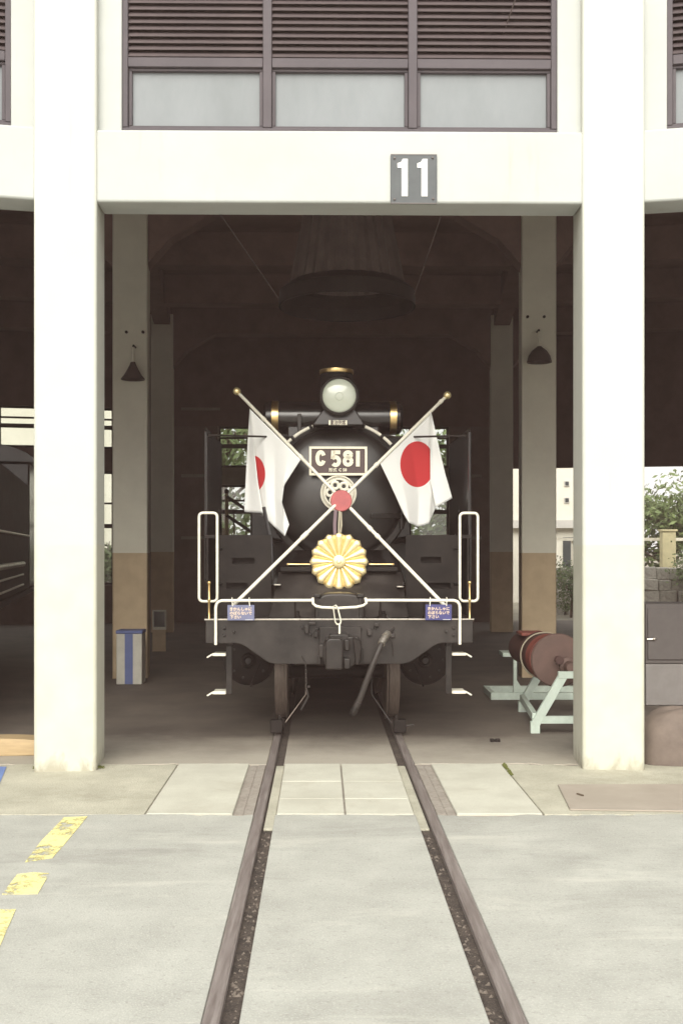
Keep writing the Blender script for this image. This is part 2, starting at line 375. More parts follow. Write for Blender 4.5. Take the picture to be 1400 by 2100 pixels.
def arc(cx, cz, r, a0, a1, n=12, rz=None):
    rz = rz or r
    return [(cx + r * math.cos(R(a0 + (a1 - a0) * i / n)), cz + rz * math.sin(R(a0 + (a1 - a0) * i / n))) for i in range(n + 1)]

# photo measurements -> places
def Gd(px, py, z=0.):
    Y = F * (CAMH - z) / (py - 1128); return ((px - 700) / F * Y, Y)
def At(px, py, Y):
    return ((px - 700) / F * Y, Y, CAMH - (py - 1128) / F * Y)
TK = -.0191
def tc(Y): return .085 + (Y - 3.938) * TK            # x of the track centre line
def tp(t, Y): return (tc(Y) + t, Y)

# ------------------------------------------------------------------ ground, paving, rails
def strip(name, m, t0, t1, y0, y1, z0, z1, parent=None, bevel=0, skew0=0, skew1=0):
    rr = random.Random(int(t0 * 31 + y0 * 7)); far = []; near = []
    def edge(y, amt):
        wob = 0; sgn_ = 1 if y == y1 else -1; P = []; n = max(1, int(min(t1, 6) / .05 - max(t0, -6) / .05)) if amt else 1
        for i in range(n + 1):
            t = max(t0, -6) + (min(t1, 6) - max(t0, -6)) * i / n
            wob = wob * .8 + rr.uniform(-amt, amt) * .55; P.append(tp(t, y + (max(-amt * 1.6, min(amt * .25, wob + rr.uniform(-amt, amt) * .25)) * sgn_ if 0 < i < n else 0)))
        if t0 < -6: P.insert(0, tp(t0, y))
        if t1 > 6: P.append(tp(t1, y))
        return P
    b = MB(); b.slab(edge(y0, skew0) + edge(y1, skew1)[::-1], z0, z1)
    return b.build(name, m, parent, smooth=False, bevel=bevel)
g = MB(); g.slab([(-700, -500), (700, -500), (700, 900), (-700, 900)], -.5, -.12)
struct(g.build('ground', 'earth', smooth=False))
Y1, Y2, Y3 = 7.06, 8.72, 26.6
b = MB(); b.slab([tp(-.75, -20), tp(.75, -20), tp(.75, 30), tp(-.75, 30)], -.12, -.032)
struct(b.build('track_bed', 'dirt', smooth=False))
RO, RI, GI = .602, .531, .462                        # rail outer edge, inner edge, groove inner edge
struct(strip('asphalt_paving', 'asphalt', -30, -RO, -25, Y1, -.12, 0, bevel=.006, skew1=.045))
struct(strip('asphalt_paving', 'asphalt', -GI, GI, -25, Y1, -.12, 0, bevel=.008, skew1=.03))
struct(strip('asphalt_paving', 'asphalt', RO, 30, -25, Y1, -.12, 0, bevel=.006, skew1=.045))
ap = bpy.data.objects.new('apron', None); COL.objects.link(ap); struct(ap)
yb0, yb1 = Y1 + .012, Y2
for t0, t1 in ((-30, -.605), (-.455, .455), (.605, 30)): strip('concrete_bed', 'edging', t0, t1, Y1 - .12, Y2 + .10, -.115, -.013, ap)
strip('concrete_strip', 'apron', -30, -1.325, yb0, yb1, -.05, -.002, ap, .006, skew1=.05)
strip('concrete_strip', 'apron', 1.312, 30, yb0, yb1, -.05, -.002, ap, .006, skew1=.05)
strip('concrete_slab', 'slab', -1.312, -.742, yb0, yb1, -.05, .004, ap, .006)
strip('concrete_slab', 'slab', .735, 1.298, yb0, yb1, -.05, .004, ap, .006)
for (t0, t1) in ((-.452, -.006), (.006, .452)):
    for (a0, a1) in ((yb0, 7.50), (7.508, 8.06), (8.068, yb1)):
        strip('concrete_slab', 'slab', t0, t1, a0, a1, -.05, .003 + random.uniform(-.002, .002), ap, .005)
for sgn in (-1, 1):
    for k, (a, c) in enumerate(((.606, .666), (.673, .728))):
        t0, t1 = sorted((sgn * a, sgn * c))
        strip('edging_strip', 'edging', t0, t1, yb0, yb1, -.05, -.006 - .003 * k, ap, .005)
    t0, t1 = sorted((sgn * .456, sgn * .522))
    strip('groove_filling', 'apron', t0, t1, 6.75, yb1, -.031, -.014, ap, .006)
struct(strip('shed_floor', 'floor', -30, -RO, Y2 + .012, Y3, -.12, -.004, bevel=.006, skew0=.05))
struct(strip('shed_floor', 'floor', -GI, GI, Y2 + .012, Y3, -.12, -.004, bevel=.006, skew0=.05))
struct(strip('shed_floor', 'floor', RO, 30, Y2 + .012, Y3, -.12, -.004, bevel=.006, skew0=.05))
for sgn, lab in ((-1, 'left rail of the track, rusty steel set flush in the paving'), (1, 'right rail of the track, rusty steel set flush in the paving')):
    b = MB()
    prof = [(-.032, -.03), (-.032, .001), (-.024, .007), (.024, .007), (.032, .001), (.032, -.03), (.012, -.045), (.012, -.056), (-.012, -.056), (-.012, -.045)]
    n = len(prof); vs = []
    for Y in (-18, 24.5):
        for (q, z) in prof: vs.append((tc(Y) + sgn * (RI + RO) / 2 + q, Y, z))
    b.add(vs, [(i, (i + 1) % n, (i + 1) % n + n, i + n) for i in range(n)] + [tuple(range(n - 1, -1, -1)), tuple(range(n, 2 * n))])
    tag(b.build('rail', 'rail_steel', smooth=True, angle=25), lab, 'rail', 'rails of the track')
# gravel and litter lying in the flange grooves
b = MB()
for sgn in (-1, 1):
    for i in range(170):
        Y = 2.5 + (random.random() ** 1.3) * 4.3; t = sgn * random.uniform(.47, .522); x, y = tp(t, Y); s_ = random.uniform(.003, .008)
        vs = [(x + random.uniform(-1, 1) * s_ + dx * s_, y + dy * s_ * 1.3, -.032 + dz * s_ * 1.4) for dx, dy, dz in ((-1, -1, 0), (1, -1, 0), (1, 1, 0), (-1, 1, 0), (0, 0, 1))]
        b.add(vs, [(0, 1, 4), (1, 2, 4), (2, 3, 4), (3, 0, 4)])
b.build('gravel', 'gravel', smooth=False, kind='stuff')
# painted marks
def quad_mark(pts, m, name, lab, cat, grp=None, z=.004):
    P = [Gd(*p) for p in pts]; c = (sum(p[0] for p in P) / len(P), sum(p[1] for p in P) / len(P))
    b = MB(); b.slab(P, .001, z)
    o = b.build(name, m, smooth=False); return tag(o, lab, cat, grp)
quad_mark([(52, 1769), (108, 1760), (132, 1733), (180, 1675), (132, 1677), (84, 1727)], 'yellow', 'yellow_line', 'yellow dash nearest the left column, ending at the concrete strip', 'road marking', 'yellow dashes on the asphalt')
quad_mark([(5, 1835), (78, 1834), (102, 1792), (70, 1790), (36, 1794)], 'yellow', 'yellow_line', 'short middle yellow dash between the other two on the left', 'road marking', 'yellow dashes on the asphalt')
quad_mark([(-160, 2080), (-60, 2080), (33, 1866), (-22, 1866)], 'yellow', 'yellow_line', 'yellow dash cut off by the left edge of the picture', 'road marking', 'yellow dashes on the asphalt')
quad_mark([(-60, 1612), (-2, 1612), (14, 1573), (-40, 1573)], 'bluepaint', 'blue_marking', 'small blue painted patch on the concrete at the far left', 'road marking')
P = [Gd(1168, 1662), Gd(1560, 1668), Gd(1480, 1610), Gd(1143, 1611)]
b = MB(); b.slab(P, -.001, .010); o = tag(b.build('cover_plate', 'plate_brown', smooth=False, bevel=.003), 'flat brown steel cover plate on the concrete before the right column', 'cover plate')

# ------------------------------------------------------------------ engine shed (roundhouse)
TILT = -.013; CX, CY = .27, -13.0; HB = R(5.75)
def pos(a, r): h = a + TILT; return (CX + r * math.sin(h), CY + r * math.cos(h))
def fr(a, r): x, y = pos(a, r); return (x, y, -(a + TILT))
shed = thing('engine_shed', 'cream concrete roundhouse shed with columns, beams and louvred windows', 'engine shed', (0, 0, 0))
RF = 21.72
# columns: front row
for i in range(-3, 4, 2):
    a = i * HB
    b = MB(fr(a, RF - .14)); b.box(-.243, .243, 0, .60, -.05, 7.4); b.build('column', 'cream', shed, bevel=.028, seg=3)
for r_, w_, lab in ((28.0, .235, 1), (36.2, .235, 2)):
    for i in (-3, -1, 1, 3):
        b = MB(fr(i * HB, r_ - .25)); b.box(-w_, w_, 0, .52, -.05, 6.75); b.build('column', 'inner', shed, bevel=.02)
BW = (2.17 - .235)
for i in (-1, 0, 1):
    a = i * 2 * HB; f = fr(a, RF * math.cos(HB) - .02)
    b = MB(f); b.box(-BW, BW, -.07, .26, 4.497, 5.072); b.build('beam', 'cream_wall_dim', shed, bevel=.02, seg=3)
    wx = 1.742
    for s0, s1 in ((-BW, -wx), (wx, BW)):
        b = MB(f); b.box(s0, s1, .0, .22, 5.074, 7.0); b.build('wall', 'cream_wall_dim', shed, bevel=.008)
    b = MB(f); b.box(-BW, BW, -.05, .24, 7.002, 7.5); b.build('wall', 'cream_wall_dim', shed, bevel=.01)
    # window: frame, mullions, transom, panes, louvre slats
    w = MB(f)
    w.box(-wx, wx, .02, .14, 5.074, 5.125)                 # sill rail
    w.box(-wx, -wx + .045, .02, .14, 5.127, 6.998); w.box(wx - .045, wx, .02, .14, 5.127, 6.998)
    fo = w.build('window', 'frame', shed, bevel=.006)
    for mx in (-.583, .583):
        m_ = MB(f); m_.box(mx - .035, mx + .035, .015, .13, 5.127, 6.998); m_.build('mullion', 'frame', fo, bevel=.006)
    for (a0, a1) in ((-wx + .047, -.620), (-.546, .546), (.620, wx - .047)):
        t_ = MB(f); t_.box(a0, a1, .022, .13, 5.612, 5.688); t_.build('transom', 'frame', fo, bevel=.005)
        c = MB(f)                                           # casement round each pane
        c.box(a0, a1, .05, .11, 5.59, 5.61); c.box(a0, a1, .05, .11, 5.127, 5.150)
        c.box(a0, a0 + .026, .05, .11, 5.152, 5.588); c.box(a1 - .026, a1, .05, .11, 5.152, 5.588)
        c.build('casement', 'frame', fo, bevel=.003)
        p_ = MB(f); p_.box(a0 + .027, a1 - .027, .085, .10, 5.151, 5.589); p_.build('pane', 'frost', fo, smooth=False)
        z = 5.70; first = None
        while z < 6.97:
            if first is None:
                sl_ = MB(f)
                sl_.hexa([(a0, .035, z), (a1, .035, z), (a1, .075, z + .046), (a0, .075, z + .046)],
                         [(a0, .035, z + .008), (a1, .035, z + .008), (a1, .075, z + .054), (a0, .075, z + .054)])
                first = sl_.build('slat', 'louvre', fo, smooth=False); z0_ = z
            else:
                o = first.copy(); COL.objects.link(o); o.location.z = z - z0_
            z += .0535
        k_ = MB(f); k_.box(a0, a1, .125, .14, 5.69, 6.998); k_.build('louvre_backing', 'darkframe', fo, smooth=False)
# ceiling, beams under it
ring = lambda r, n=3: [pos(i * HB, r) for i in range(-n, n + 1, 2)]
b = MB(); b.slab(ring(RF - .1) + ring(39.6)[::-1], 6.9, 7.1); b.build('ceiling', 'soot', shed, smooth=False)
for i in (-3, -1, 1, 3):                                    # radial beams
    b = MB(fr(i * HB, RF + .50)); b.box(-.17, .17, 0, 17.0, 6.52, 6.88); b.build('roof_beam', 'soot', shed, bevel=.01)
for r_ in (25.0, 28.0, 30.7, 33.4, 36.2):
    for i in (-1, 0, 1):
        rr = r_ * math.cos(HB); hw = r_ * math.sin(HB) - .2
        f = fr(i * 2 * HB, rr - .16)
        zb = 6.35
        poly = [(-hw, 6.89), (-hw, zb - .75 if r_ in (28.0, 36.2) else zb), (-hw + .35, zb - .35 if r_ in (28.0, 36.2) else zb), (-hw + .95, zb), (hw - .95, zb), (hw - .35, zb - .35 if r_ in (28.0, 36.2) else zb), (hw, zb - .75 if r_ in (28.0, 36.2) else zb), (hw, 6.89)]
        b = MB(f); b.prism(poly, 0, .3); b.build('roof_beam', 'soot', shed, smooth=False)
# rear walls of the three bays
RB = 39.2 * math.cos(HB); hw = 39.2 * math.sin(HB)
def rear(i, solids, glass, bars):
    f = fr(i * 2 * HB, RB)
    for (x0, x1, z0, z1, m) in solids:
        b = MB(f); b.box(x0, x1, 0, .2, z0, z1); b.build('wall', m, shed, smooth=False)
    for (x0, x1, z0, z1) in glass:
        w = MB(f); d = .05
        w.box(x0, x1, .06, .13, z1 - d, z1); w.box(x0, x1, .06, .13, z0, z0 + d); w.box(x0, x0 + d, .06, .13, z0 + d + .002, z1 - d - .002); w.box(x1 - d, x1, .06, .13, z0 + d + .002, z1 - d - .002)
        o = w.build('window', 'darkframe', shed, smooth=False)
        p_ = MB(f); p_.box(x0 + d, x1 - d, .09, .096, z0 + d, z1 - d); p_.build('pane', 'glass', o, smooth=False)
        for bx in bars:
            if x0 < bx < x1:
                m_ = MB(f); m_.box(bx - .03, bx + .03, .05, .12, z0 + d, z1 - d); m_.build('mullion', 'darkframe', o, smooth=False)
        nb = 2 if z1 - z0 > .8 else 0
        for k in range(nb):
            z = z0 + (z1 - z0) * (.52, .72)[k]; t_ = (.05, .022)[k]
            m_ = MB(f); m_.box(x0 + d, x1 - d, .055, .088, z - t_, z + t_); m_.build('glazing_bar', 'darkframe', o, smooth=False)
e = .004
# our bay: piers at the sides, two bands of windows
rear(0, [(-hw, hw, 4.74, 6.88, 'soot'), (-hw, -2.75, -.05, 4.736, 'rearwall'), (2.85, hw, -.05, 4.736, 'rearwall'), (-2.746, 2.846, 3.32, 3.74, 'ledge'), (-2.746, 2.846, -.05, 1.96, 'rearwall')],
     [(-2.74, 2.84, 3.745, 4.735), (-2.74, 2.84, 1.965, 3.315)], (-1.9, -.95, 0, .95, 1.9))
f = fr(0, RB)
for z in (3.50, 2.0):
    b = MB(f); b.box(-hw + .3, hw - .3, -.06, -.002, z, z + .07); b.build('ledge', 'ledge', shed, smooth=False)
b = MB(f); b.box(-hw + .3, -2.7, -.06, -.002, 5.12, 5.18); b.build('ledge', 'ledge', shed, smooth=False)
rear(-1, [(-hw, hw, 5.14, 6.88, 'soot'), (-hw, hw, 3.62, 4.16, 'soot'), (-hw, hw, -.05, .9, 'rearwall'), (hw - .796, hw, .902, 3.618, 'rearwall'), (hw - .796, hw, 4.162, 5.138, 'rearwall')],
     [(-hw + .05, hw - .8, 4.165, 5.135), (-hw + .05, hw - .8, .905, 3.615)], (-2.6, -1.3, 0, 1.3, 2.6))
rear(1, [(-hw, hw, 3.72, 6.88, 'soot'), (-hw, -hw + .25, -.05, 3.716, 'rearwall'), (hw - .25, hw, -.05, 3.716, 'rearwall')], [], ())
for i in (-3, 3):                                           # shed goes on beyond; unseen end walls added to block side light
    b = MB(fr(i * HB, RF + .5)); b.box(-.1, .1, 0, 17.2, -.05, 6.14); b.build('light_block_wall', 'soot', shed, smooth=False)

# number sign
def frp(f, x, y): return (f[0] + x * math.cos(f[2]) - y * math.sin(f[2]), f[1] + x * math.sin(f[2]) + y * math.cos(f[2]))
fb = fr(0, RF * math.cos(HB) - .02)
SG = 2200 / (fb[1] - .07)
def sgn_xz(cx, cy):                                         # from the 2x crop of the photo
    px, py = 700 + cx / 2, cy / 2
    return ((px - 700) / SG - fb[0], CAMH + (1128 - py) / SG)
x0, z1 = sgn_xz(200, 635); x1, z0 = sgn_xz(390, 838)
sx, sy = frp(fb, (x0 + x1) / 2, -.07)
sign = thing('number_sign', 'square grey sign with white number 11 screwed to the beam', 'sign', (sx, sy, z0))
b = MB(fb); b.box(x0, x1, -.092, -.072, z0, z1); b.build('plate', 'signgrey', sign, bevel=.006)
for za_ in (z0, z1 - .008):
    b = MB(fb); b.box(x0, x1, -.094, -.0925, za_, za_ + .008); b.build('rim', 'cab_dark', sign, smooth=False)
for dx in (0, 81):
    d = MB(fb); d.prism([sgn_xz(px + dx, py) for px, py in ((228, 691), (228, 673), (243, 668), (250, 655), (270, 655), (270, 808), (245, 808), (245, 691))][::-1], -.097, -.0925)
    d.build('digit', 'signwhite', sign, smooth=False)
for q in ((216, 652), (372, 650), (216, 821), (374, 818)):
    x, z = sgn_xz(*q); d = MB(fb); d.lathe([(0, -.105), (.006, -.104), (.009, -.1), (.010, -.093)], (x, 0, z), 'y', 10); d.build('screw', 'cab_dark', sign)

# lamps on the inner columns
def wall_lamp(px, py_top, dome, lab):
    f = fr(-HB if px < 700 else HB, 28.0 - .25)
    Yc = f[1]; s_ = F / (Yc - .2)
    z = CAMH + (1128 - py_top) / s_
    X = (px - 700) / s_
    o = thing('wall_lamp', lab, 'lamp', (X, Yc - .2, z - .45), group='lamps on the inner columns')
    b = MB(); b.tube([(X, Yc - .2, z - .22), (X, Yc - .2, z + .0)], .022, 10); b.build('lamp_holder', 'white', o)
    b = MB(); b.tube([(X, Yc - .2, z), (X, Yc - .17, z + .03), (X, Yc - .02, z + .03)], .012, 8); b.build('bracket', 'dull', o)
    b = MB()
    if dome: pr = [(.03, .0), (.05, -.02), (.10, -.06), (.145, -.13), (.165, -.20), (.168, -.215), (.160, -.213), (.138, -.13), (.09, -.065), (.03, -.02)]
    else: pr = [(.03, .0), (.045, -.04), (.075, -.10), (.12, -.18), (.155, -.22), (.158, -.235), (.150, -.233), (.112, -.18), (.068, -.10), (.03, -.03)]
    b.lathe([(r, h) for r, h in pr], (X, Yc - .2, z - .2), 'z', 28); b.build('lamp_shade', 'lampshade', o)
    b = MB(); b.ball((X, Yc - .2, z - .34), .045); b.build('bulb', 'lens', o)
    for dx in (-.125, .1):
        b = MB(); b.lathe([(0, -.03), (.02, -.03), (.02, 0)], (X + dx, Yc + .0, z + .24), 'y', 8); b.build('fixing', 'dull', o)
wall_lamp(273, 712, False, 'dark bell-shaped lamp on the inner column left of the locomotive')
wall_lamp(1105, 680, True, 'dark dome-shaped lamp on the inner column right of the locomotive')

# smoke hood above the chimney, held by wires
hx, hy = tc(11.1) + .11, 11.1
hood = thing('smoke_hood', 'sooty fluted smoke hood hanging over the locomotive chimney', 'smoke hood', (hx, hy, 4.25))
b = MB(); n = 56; vs = []; prof = [(.585, 4.46), (.47, 5.05), (.40, 5.6), (.36, 6.88)]
for r_, z in prof:
    for k in range(n):
        t = 2 * PI * k / n; rr = r_ * (1 + (.032 if k % 2 else -.032)); vs.append((hx + rr * math.cos(t), hy + rr * math.sin(t), z))
b.add(vs, [(i * n + k, i * n + (k + 1) % n, (i + 1) * n + (k + 1) % n, (i + 1) * n + k) for i in range(3) for k in range(n)])
b.build('fluted_cone', 'hoodmat', hood, smooth=False)
b = MB(); b.lathe([(.56, 4.50), (.60, 4.48), (.70, 4.40), (.705, 4.25), (.69, 4.25), (.68, 4.38), (.56, 4.46), (.56, 4.50)], (hx, hy, 0), 'z', 48, False); b.build('skirt', 'shadeblack', hood)
for (p0, p1) in (((571, 612), (452, 440)), ((849, 604), (905, 440))):
    A_ = At(*p0, 10.7); B_ = At(*p1, 10.0)
    A_, B_ = Vector(A_), Vector(B_); C_ = A_ + (B_ - A_) * ((6.9 - A_.z) / (B_.z - A_.z))
    b = MB(); b.tube([A_, C_], .005, 6); b.build('wire', 'hoodmat', hood)

# ------------------------------------------------------------------ the locomotive
YB, X0 = 9.44, -.020
LY = -.0191
loco = thing('steam_locomotive', 'black steam locomotive with number plate C581 facing out of the shed', 'locomotive', (X0, YB, 0), .0191, world=False)
def L(px, py, y):
    s_ = F / (YB + y); return ((px - 700) / s_ - (X0 + LY * y), y, CAMH + (1128 - py) / s_)
def LX(px, y): return L(px, 1128, y)[0]
def LZ(py, y): return L(700, py, y)[2]
# buffer beam
pts = [(422, 1272), (970, 1272), (970, 1319), (908, 1319), (898, 1321), (888, 1326), (850, 1353), (840, 1359), (826, 1362), (566, 1362), (552, 1359), (542, 1353), (504, 1326), (494, 1321), (484, 1319), (422, 1319)]
b = MB(); b.prism([(L(p, q, 0)[0], L(p, q, 0)[2]) for p, q in pts][::-1], 0, .05)
beam = b.build('buffer_beam', 'satin', loco, bevel=.006)
b = MB(); b.box(LX(420, 0), LX(972, 0), -.012, .02, LZ(1272, 0) + .001, LZ(1268.5, 0)); b.build('deck_edge', 'steel', beam, bevel=.002)
b = MB()
for q in ((461, 1288), (461, 1303), (930, 1288), (930, 1303), (620, 1287), (637, 1302), (651, 1290), (739, 1290), (755, 1302), (769, 1288), (480, 1296), (915, 1296)):
    x, y, z = L(*q, 0); b.lathe([(0, -.022), (.009, -.02), (.013, -.012), (.014, 0)], (x, 0, z), 'y', 8)
b.build('rivets', 'satin', beam, kind='stuff')
b = MB(); b.box(-1.17, 1.17, .05, 1.25, 1.085, 1.118); b.build('deck', 'satin', loco, bevel=.004)
# white handrails over the beam
for sg in (-1, 1):
    P = [(443, 1322), (443, 1246), (444.5, 1239), (448, 1234), (455, 1231.5), (643, 1231)] if sg < 0 else [(943, 1322), (943, 1246), (941.5, 1239), (938, 1234), (931, 1231.5), (750, 1231)]
    b = MB(); b.tube([L(*p, -.035) for p in P], .0135, 10); o = b.build('front_handrail', 'white', loco)
    # brackets
    for px in ((520, 605) if sg < 0 else (780, 870)):
        k_ = MB(); x, _, z = L(px, 1231, -.035); k_.tube([(x, -.035, z), (x, .06, 1.118)], .009, 6)
        k_.build('handrail_stay', 'dull', loco)
b = MB(); b.tube([L(*p, yy) for p, yy in (((641, 1226), -.035), ((642, 1238), -.05), ((648, 1243), -.07), ((660, 1245.5), -.09), ((695, 1247), -.10), ((730, 1245), -.09), ((744, 1242), -.07), ((751, 1237), -.05), ((749, 1226), -.035))], .012, 8)
lev = b.build('uncoupling_lever', 'white', loco)
lp = [(683, 1243), (688, 1241), (692, 1245), (699, 1274), (697, 1281), (691, 1281), (687, 1275)]
b = MB(); b.tube([L(p, q, -.115 - .006 * math.sin(i)) for i, (p, q) in enumerate(lp)], .0065, 8, closed=True); b.tube([L(p, q, -.12) for p, q in ((699, 1277), (694, 1281), (690, 1279))], .0065, 8)
b.tube([L(p, q, -.12) for p, q in ((696, 1280), (696, 1300))], .009, 8); b.build('lifting_link', 'white', lev)
for px in (650, 739):
    x, _, z = L(px, 1222, .06); b = MB(); b.box(x - .03, x + .03, .03, .10, z - .014, z + .02); b.box(x - .015, x + .015, .05, .08, 1.118, z - .015)
    b.build('lever_bracket', 'satin', loco, bevel=.006)
# tall handrail loops beside the deck
for sg, (xa, xb) in ((-1, (409, 446)), (1, (943, 980))):
    P = []
    for (cx, cy, a0) in ((xb - 7, 1059, 90), (xa + 7, 1059, 180), (xa + 8, 1224, 270), (xb - 8, 1224, 360)):
        pass
    yy = .22
    c = [(xa + 8, 1060, 180, 90), (xb - 8, 1060, 90, 0), (xb - 8, 1225, 0, -90), (xa + 8, 1225, -90, -180)]
    for cx, cy, a0, a1 in c:
        for k in range(6):
            t = R(a0 + (a1 - a0) * k / 5); P.append(L(cx + 8 * math.cos(t), cy - 8 * math.sin(t), yy))
    b = MB(); b.tube(P, .0125, 10, closed=True); o = b.build('side_handrail', 'white', loco)
    x = LX(446 if sg < 0 else 943, yy); k_ = MB()
    for z in (1.42, 1.75): k_.tube([(x, yy, z), (x - sg * .0, .62, z)], .010, 6)
    k_.tube([(x, yy, 1.118), (x, yy, LZ(1230, yy))], .012, 8)
    k_.build('handrail_stay', 'dull', loco)
    # brass marker rod
    px = 429.5 if sg < 0 else 963
    b = MB(); x, _, z = L(px, 1195, .05); z0 = 1.118
    b.lathe([(.016, z0), (.016, z0 + .012), (.010, z0 + .02), (.010, z0 + .17), (.014, z0 + .175), (.014, z0 + .19), (.009, z0 + .2), (.009, z - .015), (.0, z - .012)], (x, .05, 0), 'z', 12)
    b.ball((x, .05, z), .017, 12); b.build('marker_rod', 'brass', loco)
# sloping front apron between deck and saddle
def sl_pt(px, py, y): return L(px, py, y)
A4 = [sl_pt(552, 1266, .22), sl_pt(838, 1266, .22), sl_pt(822, 1172, .62), sl_pt(572, 1172, .62)]
b = MB(); b.hexa([(x, y + .03, z - .02) for x, y, z in A4], A4); ap_ = b.build('front_apron', 'satin', loco, bevel=.004)
A5 = [sl_pt(566, 1175, .60), sl_pt(828, 1175, .60), sl_pt(816, 1140, .72), sl_pt(572, 1140, .72)]
x0, x1 = LX(575, .58), LX(815, .58)
b = MB(); b.box(x0, x1, .545, .70, LZ(1172, .58), LZ(1163, .58)); b.build('apron_lip', 'dull', loco, bevel=.006)
for sg, (xa, xb) in ((-1, (590, 636)), (1, (757, 806))):
    b = MB(); p, q = L(xa, 1157.5, .66), L(xb, 1157.5, .66); b.tube([p, q], .008, 8); b.ball(p if sg < 0 else q, .013, 10); b.ball(q if sg < 0 else p, .011, 10); b.build('brass_rod', 'brass', loco)
for px, py in ((569, 1199), (820, 1203)):
    x, y, z = L(px, py, .44); b = MB(); b.box(x - .03, x + .03, .40, .52, z - .006, z + .006); b.build('bracket', 'steel', ap_, bevel=.003)
# rounded coupler pocket on the deck
b = MB(); xc = LX(696, .1); rw = LX(748, .1) - xc; vs = []; n = 14; zt = LZ(1216, .1); pr = []
for k in range(n + 1):
    t = PI * k / n; pr.append((xc + rw * math.copysign(abs(math.cos(t)) ** .55, math.cos(t)), 1.119 + (zt - 1.119) * math.sin(t) ** .55))
b.prism(pr, .055, .50); b.build('coupler_pocket', 'satin', loco, bevel=.02, seg=3)
for px in (610, 780):
    x, y, z = L(px, 1253, .16); b = MB(); b.lathe([(.03, 1.118), (.03, 1.15), (.018, 1.16), (.018, z), (0, z + .01)], (x, .16, 0), 'z', 12); b.build('lubricator_cap', 'dull', loco)
# side covers with foot slots, running boards, deflectors
def panel(x0, x1, z0, z1, y, th, holes, name, m, parent):
    zs = sorted({z0, z1, *[h[2] for h in holes], *[h[3] for h in holes]}); b = MB()
    for a, c in zip(zs[:-1], zs[1:]):
        hs_ = [h for h in holes if h[2] <= a + 1e-6 and h[3] >= c - 1e-6]; x = x0
        for h in sorted(hs_): b.box(x, h[0], y, y + th, a, c); x = h[1]
        b.box(x, x1, y, y + th, a, c)
    return b.build(name, m, parent, smooth=False)
yc = .62
for sg in (-1, 1):
    xa, xb = (LX(447, yc), LX(556, yc)) if sg < 0 else (LX(832, yc), LX(943, yc))
    hl = ((476, 522, 1144, 1157), (464, 508, 1195, 1208)) if sg < 0 else ((862, 905, 1142, 1155), (878, 924, 1195, 1208))
    holes = [(LX(h[0], yc), LX(h[1], yc), LZ(h[3], yc), LZ(h[2], yc)) for h in hl]
    p_ = panel(xa, xb, 1.12, LZ(1097, yc), yc, .02, holes, 'cylinder_cover', 'shadeblack', loco)
    for h in holes:
        b = MB(); b.box(h[0] - .01, h[1] + .01, yc + .10, yc + .12, h[2] - .02, h[3] + .02); b.box(h[0] - .01, h[1] + .01, yc + .021, yc + .12, h[2] - .012, h[2] - .002); b.build('foot_slot', 'dull', p_, smooth=False)
    b = MB(); lo_, hi_ = sorted((sg * .70, sg * 1.26)); b.box(lo_, hi_, yc + .022, 8.2, LZ(1097, yc) - .03, LZ(1097, yc)); b.build('running_board', 'dull', loco, smooth=False)
    b = MB(); xo = sg * 1.235; b.box(min(xo, xo + sg * .02), max(xo, xo + sg * .02), .70, 2.25, 1.45, LZ(881, .7)); d = b.build('smoke_deflector', 'black', loco, bevel=.004)
    b = MB(); x = xo + sg * .01; b.tube([(x, .694, 1.45), (x, .694, LZ(886, .7)), (x, .72, LZ(880, .7)), (x, 2.25, LZ(880, .7))], .014, 8); b.build('edge_bead', 'black', d)
    b = MB(); b.tube([(xo, .8, LZ(893, .8)), (sg * .45, 1.36, LZ(893, .8) + .04)], .010, 8); b.build('deflector_stay', 'satin', loco)
    # small lower side valance under the running board
    b = MB(); b.box(min(sg * 1.215, sg * 1.232), max(sg * 1.215, sg * 1.232), yc + .022, 2.25, 1.12, LZ(1097, yc) - .031); b.build('valance', 'dull', loco, smooth=False)
# smokebox, boiler, door
sc_ = F / (YB + 1.3); xs, zs_ = LX(694, 1.3), LZ(1011, 1.3); RS = 152 / sc_
b = MB(); b.lathe([(RS - .03, 1.36), (RS, 1.40), (RS, 3.1), (RS - .04, 3.12), (RS - .04, 7.6)], (xs, 0, zs_), 'y', 64); b.build('boiler', 'black', loco)
rd = 135 / sc_
b = MB(); b.lathe([(RS - .005, 1.40), (RS - .005, 1.365), (RS - .02, 1.35), (rd + .012, 1.345), (rd + .006, 1.36)], (xs, 0, zs_), 'y', 64); b.build('smokebox_ring', 'satin', loco)
pr = []
for k in range(13):
    t = k / 12; r_ = rd * (1 - t); pr.append((r_, 1.335 - .14 * (1 - (r_ / rd) ** 2) ** .9 - (0.012 if t > 0 else 0)))
b = MB(); b.lathe([(rd, 1.362)] + pr, (xs, 0, zs_), 'y', 64); door = b.build('smokebox_door', 'door', loco, angle=60)
for zc in (1058,):
    p, q = L(760, zc, 1.2), L(823, zc, 1.31); b = MB(); b.bar(p, q, .03, .05); b.build('hinge', 'black', door, bevel=.004)
b = MB(); b.tube([L(824, 1030, 1.31), L(824, 1085, 1.31)], .02, 8); b.build('hinge_pin', 'black', door)
# arc handrails on the smokebox front
for a0, a1 in ((103, 137), (43, 77)):
    b = MB(); r_ = 147 / (F / (YB + 1.29)); x_, z_ = LX(694, 1.29), LZ(1012, 1.29)
    P = [(x_ + r_ * math.cos(R(a0 + (a1 - a0) * k / 14)), 1.27, z_ + r_ * math.sin(R(a0 + (a1 - a0) * k / 14))) for k in range(15)]
    b.tube(P, .0165, 10); o = b.build('arc_handrail', 'white', loco)
    for k in (4, 11):
        b = MB(); b.tube([P[k], (P[k][0], 1.36, P[k][2])], .016, 8); b.ball(P[k], .024, 10); b.build('handrail_knob', 'satin', o)
